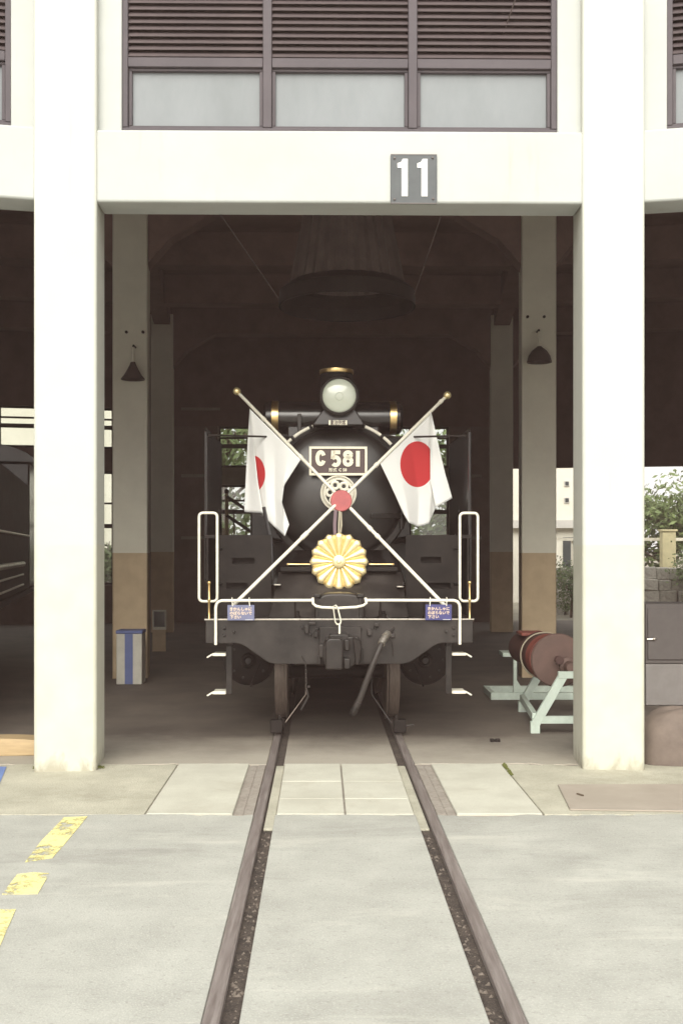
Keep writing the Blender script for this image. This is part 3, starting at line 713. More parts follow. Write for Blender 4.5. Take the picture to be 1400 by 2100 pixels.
# central locking wheel
yw = 1.10; sw = F / (YB + yw); wx_, wz = LX(694, yw), LZ(1011, yw)
b = MB(); b.lathe([(.148, yw + .07), (.175, yw + .06), (.178, yw + .03), (.165, yw + .022), (.160, yw + .035), (.150, yw + .04), (.148, yw + .07)], (wx_, 0, wz), 'y', 48, False); hw_ = b.build('locking_wheel', 'white', door)
b = MB(); b.torus((wx_, yw + .02, wz), .138, .011, 'y', 44, 8); b.build('wheel_rim', 'white', hw_)
b = MB(); b.lathe([(0, yw + .045), (.146, yw + .045), (.146, yw + .06), (0, yw + .06)], (wx_, 0, wz), 'y', 40); b.build('wheel_back', 'black', hw_)
for k in range(6):
    t = R(52 + 62 * k); x, z = wx_ + .083 * math.cos(t), wz + .083 * math.sin(t)
    b = MB(); b.torus((x, yw + .015, z), .034, .015, 'y', 24, 8); b.build('ring_boss', 'white', hw_)
# number plate
yp = 1.13; xa, _, za = L(634, 975, yp); xb, _, zb_ = L(752.5, 916, yp)
b = MB(); b.box(xa, xb, yp, yp + .02, za, zb_); npl = b.build('number_plate', 'plate_red', loco, bevel=.003)
b = MB(); q = .022
b.box(xa, xb, yp - .012, yp - .001, zb_ - q, zb_); b.box(xa, xb, yp - .012, yp - .001, za, za + q); b.box(xa, xa + q, yp - .012, yp - .001, za + q, zb_ - q); b.box(xb - q, xb, yp - .012, yp - .001, za + q, zb_ - q)
b.build('plate_border', 'letter', npl, smooth=False)
cr = lambda X_, Y_: (LX(600 + X_ / 7.368, yp), LZ(880 + Y_ / 7.37, yp))       # from the 7.37x crop
u = (cr(100, 0)[0] - cr(0, 0)[0]) / 100
y0, y1 = yp - .012, yp - .001; sw_ = 58 * u
def glyph(strokes, w=sw_):
    b = MB()
    for s_ in strokes: stroke_mb(b, s_, w, y0, y1)
    b.build('raised_letter', 'letter', npl, smooth=False)
def carc(X_, Y_, rx, ry, a0, a1, n=16): x, z = cr(X_, Y_); return arc(x, z, rx * u, a0, a1, n, ry * u)
glyph([carc(423, 440, 50, 92, 25, 180, 12) + carc(423, 440, 50, 92, 180, 335, 12)[1:]])
glyph([[cr(718, 352), cr(612, 352)], [cr(612, 326), cr(605, 452)], [cr(598, 448), cr(620, 430)] + carc(648, 485, 52, 60, 100, -140, 14)])
glyph([carc(835, 388, 46, 38, 0, 360, 20), carc(835, 488, 52, 52, 0, 360, 20)])
glyph([[cr(984, 330), cr(984, 566)]])
x_, z_ = cr(606, 617); b = text_mb('形式', .040, (x_, z_), yp - .006, .006, bold=.0008); x_, z_ = cr(756, 617); text_mb('C 58', .040, (x_, z_), yp - .006, .006, b, bold=.0012); b.build('small_lettering', 'letter', npl, smooth=False)
# headlight
yh = .95; sh = F / (YB + yh); xh, zh = LX(695.5, yh), LZ(811, yh); rh = 41 / sh
b = MB(); b.lathe([(rh * .80, yh + .03), (rh * .92, yh), (rh, yh + .012), (rh, yh + .04), (rh * .97, yh + .06), (rh * .97, yh + .30), (rh * .8, yh + .40), (0, yh + .42)], (xh, 0, zh), 'y', 48); hl = b.build('headlight', 'black', loco)
b = MB(); b.torus((xh, yh + .004, zh), rh * .90, .010, 'y', 48, 8); b.build('bezel', 'satin', hl)
b = MB(); b.lathe([(rh * .86, yh + .022)] + [(rh * .86 * math.cos(R(t)), yh + .022 - .045 * math.sin(R(t))) for t in range(10, 91, 10)], (xh, 0, zh), 'y', 40); b.build('lens', 'lens', hl, angle=70)
b = MB(); b.torus((xh, yh - .021, zh - .01), .036, .006, 'y', 28, 6); b.build('lens_ring', 'lens', hl)
b = MB(); b.prism([(LX(664, 1.05), LZ(836, 1.05)), (LX(640, 1.05), LZ(872, 1.05)), (LX(748, 1.05), LZ(872, 1.05)), (LX(727, 1.05), LZ(836, 1.05))], 1.05, 1.32); b.build('headlight_bracket', 'black', loco, bevel=.012)
b = MB(); xa, _, za = L(674, 871.5, 1.03); xb, _, zb_ = L(711.5, 861.5, 1.03); b.box(xa, xb, 1.03, 1.048, za, zb_); p_ = b.build('small_plate', 'letter', loco, bevel=.002)
b = text_mb('重油併燃', .052, ((xa + xb) / 2, (za + zb_) / 2), 1.027, .004, maxw=.15, bold=.0006); b.build('lettering', 'plate_red', p_, smooth=False)
# feed water heater across the smokebox top
yf = 1.52; sf = F / (YB + yf); zf = LZ(853, 1.35); xl, xr = LX(540, 1.45), LX(826, 1.45); rf = .165
b = MB(); b.lathe([(0, xl - .0), (rf * .8, xl + .005), (rf * .97, xl + .03), (rf, xl + .06), (rf, xr - .06), (rf * .97, xr - .03), (rf * .8, xr - .005), (0, xr)], (0, yf, zf), 'x', 44); fh = b.build('feedwater_heater', 'black', loco)
for px in (563.5, 807):
    x = LX(px, 1.36); b = MB(); b.lathe([(rf + .001, x - .035), (rf + .007, x - .033), (rf + .007, x + .033), (rf + .001, x + .035)], (0, yf, zf), 'x', 44); b.build('brass_band', 'brass', fh)
b = MB(); x = LX(614, 1.35); b.box(x - .02, x + .02, 1.335, 1.40, zf - .16, zf + .02); b.build('strap', 'satin', fh, bevel=.005)
b = MB(); b.box(xl + .25, xr - .25, yf - .14, yf + .14, zf - .42, zf - .10); b.build('heater_saddle', 'black', loco, bevel=.01)
# chimney
ych = 1.75; xch = LX(690, ych); zt = LZ(753, ych - .2)
b = MB(); b.lathe([(.27, 2.95), (.20, 3.10), (.165, 3.25), (.165, zt - .042)], (xch, ych, 0), 'z', 40); ch = b.build('chimney', 'dull', loco)
b = MB(); b.lathe([(.166, zt - .041), (.176, zt - .038), (.18, zt - .02), (.178, zt), (.16, zt), (.15, zt - .05)], (xch, ych, 0), 'z', 40); b.build('chimney_cap', 'brass', ch)
# steam dome, cab, frames, wheels further back (seen past the smokebox from the side)
b = MB(); b.lathe([(.40, 2.9), (.38, 3.2), (.34, 3.38), (.2, 3.46), (0, 3.48)], (0, 4.2, 0), 'z', 32); b.build('steam_dome', 'black', loco)
b = MB(); b.box(-1.3, 1.3, 7.9, 9.8, 1.2, 3.35); b.build('cab', 'black', loco, bevel=.03)
b = MB(); pr = [(1.36 * math.cos(R(t)), 3.352 + .32 * math.sin(R(t))) for t in range(0, 181, 12)]; b.prism(pr, 7.7, 10.0); b.build('cab_roof', 'black', loco)
b = MB(); b.box(-.40, .40, 1.0, 9.5, .62, 1.06); b.build('main_frame', 'shadeblack', loco, smooth=False)
def wheel(x, y, r, sg):
    lo_, hi_ = (x - .05, x + .055)
    b = MB(); b.lathe([(r * .78, lo_), (r - .002, lo_), (r, lo_ + .01), (r, hi_ - .01), (r - .002, hi_), (r * .78, hi_)], (0, y, r + .009), 'x', 48); o = b.build('wheel', 'rust_steel', loco)
    b = MB(); b.lathe([(r * .78, lo_ + .02), (r * .78, hi_ - .02), (.12, hi_ + .01), (.12, lo_ - .01)], (0, y, r + .009), 'x', 32); b.build('wheel_centre', 'dull', o)
    b = MB(); xi = x - sg * .066; b.lathe([(r - .01, xi - .012), (r + .022, xi - .007), (r + .022, xi + .007), (r - .01, xi + .012)], (0, y, r + .009), 'x', 48); b.build('flange', 'rust_steel', o)
    return o
for y, r in ((1.72, .47), (3.7, .76), (5.3, .76), (6.9, .76)):
    for sg in (-1, 1): wheel(sg * .572, y, r, sg)
    b = MB(); b.lathe([(.07, -.5), (.07, .5)], (0, y, r + .009), 'x', 16); b.build('axle', 'dull', loco)
# cylinders
for px in (518, 871):
    y0 = 1.35; x, _, z = L(px, 1354, y0); sg = -1 if px < 700 else 1; x = sg * .885
    b = MB(); b.lathe([(0, y0 - .04), (.06, y0 - .04), (.08, y0 - .01), (.20, y0), (.225, y0 + .02), (.225, y0 + .06), (.26, y0 + .07), (.26, y0 + .9), (0, y0 + .92)], (x, 0, z), 'y', 36); cy = b.build('cylinder', 'dull', loco)
    b = MB()
    for k in range(10):
        t = 2 * PI * k / 10; b.lathe([(0, y0 - .014), (.014, y0 - .012), (.014, y0 + .01)], (x + .18 * math.cos(t), 0, z + .18 * math.sin(t)), 'y', 6)
    b.build('cover_bolts', 'satin', cy, kind='stuff')
    b = MB(); b.lathe([(0, y0 - .075), (.03, y0 - .072), (.045, y0 - .055), (.05, y0 - .04)], (x, 0, z), 'y', 16); b.build('gland', 'satin', cy)
    b = MB(); b.tube([(x - sg * -.02, y0 - .02, z - .10), (x - sg * .14, y0 - .05, z + .12)] if px < 0 else [(x - sg * .12, y0 - .05, z - .02), (x - sg * .02, y0 - .05, z - .26)], .009, 8); b.build('drain_pipe', 'dull', cy)
# footsteps
for sg in (-1, 1):
    ys = .12; pxv = 470 if sg < 0 else 920
    xv = LX(pxv, ys); b = MB(); b.box(xv - .027, xv + .027, ys, ys + .02, LZ(1423, ys), LZ(1324, ys)); b.box(xv - .027, xv + .027, ys, ys + .1, LZ(1324, ys), 1.0)
    st = b.build('footstep', 'satin', loco, bevel=.004)
    xo = LX(426 if sg < 0 else 966, ys); xi = LX(464 if sg < 0 else 926, ys)
    for py in (1342, 1420):
        z = LZ(py, ys); b = MB(); xm = xo - sg * .05
        b.hexa([(min(xm, xi), ys - .03, z - .008), (max(xm, xi), ys - .03, z - .008), (max(xm, xi), ys + .20, z - .008), (min(xm, xi), ys + .20, z - .008)],
               [(min(xm, xi), ys - .03, z + .008), (max(xm, xi), ys - .03, z + .008), (max(xm, xi), ys + .20, z + .008), (min(xm, xi), ys + .20, z + .008)])
        b.bar((xi, ys - .034, z + .004), (xm, ys - .034, z + .004), .012, .026); b.bar((xm, ys - .034, z + .008), (xo, ys - .034, z - .022), .012, .014)
        b.bar((xi, ys + .08, z), (xv, ys + .015, z), .02, .012)
        b.build('tread', 'white', st, bevel=.002)
# guard irons with stays
for sg in (-1, 1):
    yg = .56; px = 571 if sg < 0 else 809.5
    x = sg * .575; b = MB(); b.box(x - .058, x + .058, yg, yg + .09, .035, .155)
    o = b.build('guard_iron', 'dull', loco, bevel=.008)
    p = L(585 if sg < 0 else 801, 1480, yg); q = L(627 if sg < 0 else 762, 1424, yg + .1); r_ = L(627 if sg < 0 else 761, 1340, yg + .1)
    b = MB(); b.tube([(p[0], yg + .03, .13), q, r_], .0055, 6); b.build('stay', 'rust_steel' if sg < 0 else 'satin', o)
    b = MB(); b.tube([(x - sg * .03, yg + .02, .15), (x - sg * .03, yg + .02, .20)], .016, 8); b.build('pin', 'satin', o)
b = MB(); p = L(822, 1490, .6); q = L(848, 1487, .6); b.tube([p, q], .007, 6); b.build('drain_pipe', 'satin', loco)
# coupler
yk = -.28
def K(px, py, y=yk): return L(px, py, y)
b = MB(); b.box(K(655, 0)[0], K(742, 0)[0], -.05, -.002, LZ(1345, 0), LZ(1284, 0)); b.build('coupler_plate', 'satin', loco, bevel=.006)
poly = [(668, 1310), (690, 1306), (735, 1308), (742, 1318), (736, 1340), (733, 1352), (727, 1366), (718, 1373), (668, 1372), (662, 1350), (664, 1325)]
b = MB(); b.prism([(K(p, q)[0], K(p, q)[2]) for p, q in poly[::-1]], yk + .10, -.052); cp = b.build('coupler', 'satin', loco, bevel=.012, seg=3)
b = MB(); x0, x1 = K(667, 0)[0], K(703, 0)[0]
b.prism([(x0, LZ(1373, yk)), (x1, LZ(1373, yk)), (x1, LZ(1316, yk)), (x1 - .02, LZ(1309, yk)), (x0 + .03, LZ(1309, yk)), (x0, LZ(1316, yk))], yk - .02, yk + .14)
b.build('knuckle', 'satin', cp, bevel=.014, seg=3)
b = MB(); b.box(K(705, 0)[0], K(718, 0)[0], yk - .01, yk + .10, LZ(1372, yk), LZ(1350, yk)); b.box(K(706, 0)[0], K(717, 0)[0], yk + .02, yk + .10, LZ(1335, yk), LZ(1312, yk)); b.build('coupler_jaw', 'satin', cp, bevel=.01)
b = MB(); b.prism([(K(p, q)[0], K(p, q)[2]) for p, q in ((724, 1308), (736, 1312), (741, 1324), (737, 1362), (729, 1364))][::-1], yk - .02, yk + .10); b.build('coupler_horn', 'dull', cp, bevel=.008)
b = MB(); p = K(659, 1330, -.12); b.box(p[0] - .022, p[0] + .022, -.16, -.06, p[2] - .075, p[2] + .04); b.build('coupler_lock', 'satin', cp, bevel=.008)
b = MB(); p = K(695, 1302, -.10); b.box(p[0] - .085, p[0] + .085, -.18, -.05, p[2] - .03, p[2] + .012); b.build('coupler_top', 'satin', cp, bevel=.01)
for (px, py, w_, h_, d_) in ((629, 1290, 9, 16, .05), (648, 1300, 8, 12, .07), (757, 1296, 9, 14, .06), (640, 1278, 14, 5, .05), (772, 1281, 10, 8, .05), (655, 1352, 6, 18, .06), (741, 1340, 5, 24, .07), (803, 1303, 12, 8, .05)):
    x, _, z = L(px, py, 0); u_ = 1 / 233
    b = MB(); b.box(x - w_ * u_ / 2, x + w_ * u_ / 2, -d_, -.002, z - h_ * u_ / 2, z + h_ * u_ / 2); b.build('bracket', 'satin', loco, bevel=.006)
x, _, z = L(785, 1253, .1); b = MB(); b.lathe([(.035, 1.118), (.035, z - .03), (.022, z - .02), (.022, z), (0, z + .005)], (x, .1, 0), 'z', 12); b.build('valve', 'shadeblack', loco)
b = MB(); b.tube([L(800, 1296, -.02), L(806, 1290, .0), L(806, 1274, .06), L(790, 1262, .10)], .014, 8); b.build('air_pipe', 'satin', loco)
# brake hose and chain
P = [(795, 1300, -.03), (789, 1306, -.09), (783, 1318, -.14), (775, 1336, -.17), (764, 1362, -.185), (752, 1395, -.18), (740, 1428, -.17), (733, 1444, -.165)]
b = MB(); b.tube([L(*p) for p in P], [.02, .022, .023, .024, .025, .026, .026, .026], 12); hs_ = b.build('brake_hose', 'hose', loco)
b = MB()
for i, j, r_ in ((0, 1, .033), (1, 2, .030)): b.tube([L(*P[i]), L(*P[j])], r_, 10)
b.tube([L(785, 1313, -.12), L(781.5, 1321, -.15)], .033, 10); b.build('hose_clamp', 'steel', hs_)
b = MB(); b.tube([L(735, 1440, -.166), L(731, 1449, -.164)], .034, 12); b.tube([L(731, 1449, -.164), L(725, 1460, -.16), L(721, 1467, -.158)], [.03, .034, .02], 12); b.tube([L(720, 1456, -.17), L(738, 1448, -.17)], .008, 8); b.build('hose_coupling', 'satin', hs_)
b = MB(); b.tube([L(798, 1310, -.06), L(803, 1318, -.07), L(805, 1330, -.07), L(806, 1346, -.06)], .004, 6); b.build('safety_wire', 'dull', hs_)
b = MB(); P = [L(619, 1346, -.02), L(624, 1354, -.05), L(627, 1366, -.05), L(628, 1390, -.05), L(628, 1412, -.04)]
for i in range(len(P) - 1):
    A_, B_ = Vector(P[i]), Vector(P[i + 1]); m_ = max(1, int((B_ - A_).length / .03))
    for k in range(m_):
        p, q = A_ + (B_ - A_) * k / m_, A_ + (B_ - A_) * (k + .8) / m_; b.tube([p, q], .009 if k % 2 else .006, 6)
cn = b.build('chain', 'satin', loco)
b = MB(); b.tube([L(628, 1412, -.04), L(632, 1428, -.04), L(626, 1440, -.04), L(617, 1456, -.04)], .010, 8); b.ball(L(633, 1408, -.04), .014, 8); b.build('chain_hook', 'satin', cn)
# pipe on the left of the door, lower saddle
b = MB(); b.tube([L(541, 1040, 1.0), L(548, 1075, .98), L(556, 1110, .92), L(558, 1160, .85), L(558, 1230, .7)], .018, 8); b.build('pipe', 'black', loco)
b = MB(); A6 = [L(556, 1200, .64), L(832, 1200, .64), L(812, 1128, 1.25), L(578, 1128, 1.25)]; b.hexa([(x, y + .2, z - .02) for x, y, z in A6], A6); b.build('saddle', 'black', loco, bevel=.006)

# ------------------------------------------------------------------ crossed flags, emblem, hanging signs on the locomotive
def lw(p):                                               # locomotive place -> world
    c, s_ = math.cos(.0191), math.sin(.0191); return (X0 + p[0] * c - p[1] * s_, YB + p[0] * s_ + p[1] * c, p[2])
def P3(px, py, y): return Vector(lw(L(px, py, y)))
def flag(bot, top, ydir, lab, clamps, grid, disc, name, dy=0.):
    B_, T_ = P3(bot[0], bot[1], .06 + dy), P3(top[0], top[1], 1.42 + dy)
    o = thing('flag', lab, 'flag', (B_.x, B_.y, B_.z), group='flags on crossed poles')
    D = (T_ - B_).normalized()
    b = MB(); b.tube([B_, T_ - D * .02], .0165, 10); b.build('pole', 'white', o)
    b = MB(); b.ball(T_, .040, 16); b.tube([T_ - D * .05, T_ - D * .03], .02, 10); b.build('finial', 'gold', o)
    ax = T_ - B_
    def on_pole(px, py):
        # closest point on the pole to the sight line through px, py
        best = min((abs((700 + F * (B_.x + ax.x * t) / (B_.y + ax.y * t)) - px) + abs(1128 + F * (CAMH - B_.z - ax.z * t) / (B_.y + ax.y * t) - py), t) for t in [i / 400 for i in range(401)])
        return B_ + ax * best[1]
    for q in clamps:
        c = on_pole(*q); b = MB(); b.tube([c - D * .02, c + D * .02], .022, 10); b.build('ferrule', 'white', o)
    # cloth: hoist points lie on the pole, the rest hangs straight down from the pole with folds
    rows = grid['rows']; vs = []; uvs = []; nu = 48; nv = 36
    def lerp_poly(poly, t):
        seg = t * (len(poly) - 1); i = min(int(seg), len(poly) - 2); w = seg - i
        return tuple(poly[i][k] * (1 - w) + poly[i + 1][k] * w for k in range(len(poly[0])))
    hA, hB = on_pole(*grid['hoist'][0]), on_pole(*grid['hoist'][1])
    for j in range(nv + 1):
        v = j / nv
        for i in range(nu + 1):
            u_ = i / nu
            # column curve u_: list over v; columns given as polylines from hoist to hem
            cols = grid['cols']; sg_ = u_ * (len(cols) - 1); k = min(int(sg_), len(cols) - 2); w = sg_ - k
            w_s = w
            a_, c_ = lerp_poly(cols[k], v), lerp_poly(cols[k + 1], v)
            px, py, dep = (a_[0] * (1 - w_s) + c_[0] * w_s, a_[1] * (1 - w_s) + c_[1] * w_s, a_[2] * (1 - w_s) + c_[2] * w_s)
            tt = grid['hoist_t'](px)
            base = hA + (hB - hA) * tt
            Yd = base.y + dep + grid['rip'] * math.sin(u_ * 17 + v * 2.2) * v
            X_, Y_, Z_ = At(px, py, Yd); vs.append((X_, Y_, Z_)); uvs.append((px if k >= grid['front_from'] else px - 4000, py))
    b = MB(); b.add(vs, [(j * (nu + 1) + i, j * (nu + 1) + i + 1, (j + 1) * (nu + 1) + i + 1, (j + 1) * (nu + 1) + i) for j in range(nv) for i in range(nu)])
    c = b.build('cloth', flag_mat(disc[0], disc[1], disc[2], disc[3], name), o, angle=80)
    me = c.data; uvl = me.uv_layers.new(name='UVMap')
    for pl in me.polygons:
        out = any(uvs[me.loops[l].vertex_index][0] < -1000 for l in pl.loop_indices)
        for l in pl.loop_indices:
            q = uvs[me.loops[l].vertex_index]; uvl.data[l].uv = (q[0] - 4000 if out else q[0], q[1]) if q[0] > -1000 else q
    sm = c.modifiers.new('thickness', 'SOLIDIFY'); sm.thickness = .0015
    return o
# left flag (its pole runs down to the right)
gl = dict(hoist=((511, 836), (617, 944)), hoist_t=lambda px: min(1, max(0, (px - 511) / 106)), rip=.004, front_from=1, rows=0,
          cols=[[(513, 840, -.035), (521, 920, -.05), (529, 990, -.065), (540, 1052, -.075)],
                [(512, 838, -.01), (508, 905, -.015), (504, 980, -.02), (501, 1050, -.03)],
                [(516, 842, 0), (522, 900, .01), (524, 990, .015), (532, 1050, .01)],
                [(540, 866, 0), (542, 930, -.02), (544, 1000, -.025), (548, 1066, -.02)],
                [(566, 892, 0), (564, 950, .012), (563, 1020, .015), (566, 1084, .01)],
                [(592, 918, 0), (586, 965, -.015), (578, 1030, -.03), (584, 1100, -.03)],
                [(616, 943, 0), (596, 974, .0), (572, 1012, .01), (593, 1076, .02)]])
flag((912, 1242), (486, 803), 1, 'white flag with half hidden red disc on the pole leaning left', [(612, 938), (535, 860), (757, 1085), (772, 1101)], gl, (519, 972, 25, 38), 'left_flag_cotton')
gr = dict(hoist=((886, 846), (778, 952)), hoist_t=lambda px: min(1, max(0, (886 - px) / 108)), rip=.004, front_from=1, rows=0,
          cols=[[(881, 846, -.04), (882, 920, -.055), (882, 985, -.065), (893, 1040, -.07)],
                [(884, 846, -.02), (897, 906, -.04), (912, 970, -.05), (927, 1022, -.05)],
                [(884, 847, -.002), (894, 930, .02), (898, 1000, .02), (894, 1038, .0)],
                [(866, 865, 0), (880, 940, -.02), (884, 1010, -.03), (879, 1074, -.03)],
                [(838, 893, 0), (848, 950, .012), (858, 1020, .015), (856, 1080, .01)],
                [(808, 922, 0), (818, 965, -.012), (832, 1025, -.02), (838, 1072, -.02)],
                [(779, 950, 0), (796, 985, .0), (812, 1020, .01), (826, 1052, .02)]])
flag((478, 1242), (917, 810), -1, 'white flag with whole red disc on the pole leaning right', [(772, 955), (903, 822), (627, 1103), (622, 1108)], gr, (855, 952, 35, 47), 'right_flag_cotton', -.045)
# red disc tying the poles
c = P3(699.5, 1027, .62); rr = 22 / (F / c.y)
b = MB(); b.lathe([(0, -.018), (rr * .93, -.018), (rr, -.010), (rr, .012), (rr * .9, .018), (0, .018)], (c.x, c.y, c.z), 'y', 40)
tag(b.build('red_disc', 'tagred'), 'dull red round disc where the two flag poles cross', 'disc')
# straps from the disc to the emblem
st = thing('strap', 'purple and cream straps hanging from the red disc to the emblem', 'strap', tuple(P3(690, 1110, .60)))
for (P, m) in (([(688, 1046, .60), (686, 1075, .58), (687, 1110, .55)], 'pinkstrap'), ([(696, 1046, .61), (695, 1070, .59), (694, 1108, .56)], 'ledge'), ([(699, 1050, .62), (700, 1078, .60), (697, 1100, .57)], 'ledge')):
    b = MB()
    for p, q in zip(P[:-1], P[1:]): b.bar(P3(*p), P3(*q), .030 if m == 'pinkstrap' else .016, .005)
    b.build('ribbon', m, st)
# gold chrysanthemum emblem, sixteen petals
ec = P3(695, 1152, .50); s_e = F / ec.y; er = 60.5 / s_e
em = thing('emblem', 'gold sixteen petal chrysanthemum emblem on the front of the locomotive', 'emblem', tuple(ec))
def petal_mesh(scale, wid, hgt, ybase):
    vs = []; nr, nw = 10, 8
    for i in range(nr + 1):
        t = i / nr; r_ = er * scale * (.16 + .84 * t)
        half = wid * (.16 + .84 * t)
        if t > .86: half *= math.sqrt(max(0, 1 - ((t - .86) / .14) ** 2)) * .98 + .02
        for j in range(nw + 1):
            q = -1 + 2 * j / nw
            bulge = math.sqrt(max(0, 1 - q * q))
            tip = 1 if t < .86 else math.sqrt(max(0, 1 - ((t - .86) / .14) ** 2))
            vs.append((half * q, ybase - hgt * bulge * (.35 + .65 * t) * tip, r_))
    n_ = nw + 1; fs = [(i * n_ + j, i * n_ + j + 1, (i + 1) * n_ + j + 1, (i + 1) * n_ + j) for i in range(nr) for j in range(nw)]
    b = MB(); b.add([(ec.x + x, ec.y + y, ec.z + z) for x, y, z in vs], fs); return b
pe = petal_mesh(1.0, er * .178, .030, -.012).build('petal', 'gold', em, angle=70)
for k in range(16):
    o = pe if k == 0 else pe.copy()
    if k: COL.objects.link(o)
    o.rotation_euler = (0, 2 * PI * k / 16, 0)
pb = petal_mesh(.93, er * .12, .016, -.004).build('back_petal', 'olgold', em, angle=70)
for k in range(16):
    o = pb if k == 0 else pb.copy()
    if k: COL.objects.link(o)
    o.rotation_euler = (0, 2 * PI * (k + .5) / 16, 0)
b = MB(); b.lathe([(0, .012), (er * .86, .012), (er * .86, -.003), (0, -.003)], tuple(ec), 'y', 48); b.build('back_disc', 'olgold', em)
b = MB(); b.lathe([(er * .235, -.01), (er * .23, -.034), (er * .2, -.041), (er * .08, -.043), (er * .06, -.049), (0, -.051)], tuple(ec), 'y', 32); b.build('boss', 'gold', em)
b = MB(); b.tube([(ec.x, ec.y + .012, ec.z), (ec.x, ec.y + .22, ec.z - .02)], .025, 8); b.build('mount', 'dull', em)
# hanging blue signs
def hang_sign(x0, x1, y0, y1, m, lab, hooks):
    yy = -.05; A_, B_ = P3(x0, y1, yy), P3(x1, y0, yy)
    o = thing('hanging_sign', lab, 'sign', ((A_.x + B_.x) / 2, A_.y, A_.z), group='small blue signs on the front handrail')
    b = MB(); b.box(A_.x, B_.x, A_.y - .005, A_.y + .003, A_.z, B_.z); b.build('plate', m, o, bevel=.002)
    w, h = B_.x - A_.x, B_.z - A_.z; b = MB()
    text_mb('きかんしゃに', .033, ((A_.x + B_.x) / 2, A_.z + h * .74), A_.y - .007, .002, b, maxw=w * .82, bold=.0007)
    text_mb('のぼらないで', .033, ((A_.x + B_.x) / 2, A_.z + h * .48), A_.y - .007, .002, b, maxw=w * .82, bold=.0007)
    text_mb('下さい', .033, (A_.x + w * .30, A_.z + h * .22), A_.y - .007, .002, b, maxw=w * .42, bold=.0007)
    b.build('lettering', 'signtext', o, smooth=False)
    b = MB(); b.box(A_.x + w * .66, A_.x + w * .95, A_.y - .0065, A_.y - .0055, A_.z + h * .03, A_.z + h * .055); b.build('small_print', 'signwhite', o, smooth=False)
    for hx_ in hooks:
        t, q = P3(hx_, 1229.5, -.05), P3(hx_ + (1.5 if hx_ < 700 else -.8), 1243, -.056)
        b = MB(); b.tube([(t.x, t.y - .006, t.z + .012), (q.x, q.y - .006, q.z)], .0042, 6); b.tube([(t.x, t.y + .032, t.z + .006), (t.x, t.y + .015, t.z + .017), (t.x, t.y - .006, t.z + .012)], .0042, 6); b.build('hook', 'white', o)
hang_sign(467, 522, 1240.5, 1272, 'reflectbluesign', 'blue sign with painted pale reflection hanging from the left handrail', (476, 511))
hang_sign(872, 926, 1240, 1272, 'bluesign', 'deep blue sign with pale lettering hanging from the right handrail', (882, 916))

# ------------------------------------------------------------------ things on the shed floor
# striped locker by the left inner column
Y_ = 13.88; s_ = F / Y_; X_ = (265 - 700) / s_
lk = thing('striped_locker', 'cream locker with blue stripe and lid by the left inner column', 'locker', (X_, Y_, 0))
b = MB(); b.box(X_ - .165, X_ + .165, Y_, Y_ + .28, 0, .655); b.build('body', 'binwhite', lk, bevel=.008)
b = MB(); b.box(X_ - .055, X_ + .05, Y_ - .004, Y_ - .001, .005, .654); b.build('stripe', 'binblue', lk, smooth=False)
b = MB(); b.box(X_ - .172, X_ + .172, Y_ - .008, Y_ + .285, .657, .70); b.build('lid', 'binblue', lk, bevel=.008)
Y_ = 18.4; s_ = F / Y_; X_ = (327 - 700) / s_
ds = thing('display_stand', 'small white framed display board on a cream panel stand behind the column', 'display stand', (X_, Y_, 0))
b = MB(); w = .118; z0, z1 = CAMH - (1288 - 1128) / s_, CAMH - (1251 - 1128) / s_
b.box(X_ - w, X_ + w, Y_, Y_ + .03, z1 - .022, z1); b.box(X_ - w, X_ + w, Y_, Y_ + .03, z0 - .03, z0 + .02); b.box(X_ + w - .02, X_ + w, Y_, Y_ + .03, z0 + .021, z1 - .023); b.box(X_ - w, X_ - w + .02, Y_, Y_ + .03, z0 + .021, z1 - .023); b.build('frame', 'white', ds, smooth=False)
b = MB(); b.box(X_ - w + .021, X_ + w - .021, Y_ + .012, Y_ + .02, z0 + .021, z1 - .023); b.build('board', 'winglass', ds, smooth=False)
b = MB(); b.box(X_ - w, X_ + w - .01, Y_ + .004, Y_ + .03, .0, z0 - .032); b.build('panel', 'inner', ds, smooth=False)
# tan board at far left
Pb = [Gd(-120, 1552), Gd(74, 1549)]
b = MB(); x0, y0 = Pb[0]; x1, y1 = Pb[1]
n = 10; vs = []
for i in range(n + 1):
    t = i / n; x = x0 + (x1 - x0) * t; y = y0 + (y1 - y0) * t; h = .115 + .028 * math.sin(t * PI * .9)
    vs += [(x, y, .0), (x, y - .004, h * .6), (x, y + .02, h), (x, y + .32, h * .9), (x, y + .34, 0)]
b.add(vs, [(i * 5 + j, i * 5 + (j + 1) % 5, (i + 1) * 5 + (j + 1) % 5, (i + 1) * 5 + j) for i in range(n) for j in range(5)] + [(4, 3, 2, 1, 0), tuple(n * 5 + j for j in range(5))])
tag(b.build('tan_step', 'tan', smooth=True, angle=50), 'low tan wooden step on the floor behind the left column', 'step')
b = MB(); x, y = Gd(1015, 1521)
b.box(x - .045, x - .008, y, y + .05, -.004, .022); b.box(x + .004, x + .045, y, y + .05, -.004, .022); b.box(x - .03, x + .03, y + .01, y + .04, -.004, .016)
tag(b.build('floor_block', 'dull', bevel=.004), 'small dark iron block lying on the shed floor right of the track', 'iron block')
b = MB(); x, y = Gd(1188, 1634); b.bar((x - .012, y + .03, .016), (x + .016, y - .03, .016), .014, .008); tag(b.build('twig', 'bark'), 'tiny dark twig lying on the brown cover plate', 'twig')
b = MB(); x, y = Gd(504, 1897); x -= .002; b.bar((x - .02, y, -.045), (x + .02, y + .006, -.04), .012, .006); tag(b.build('dry_leaf', 'tan'), 'dry orange leaf scrap in the groove by the left rail', 'leaf')
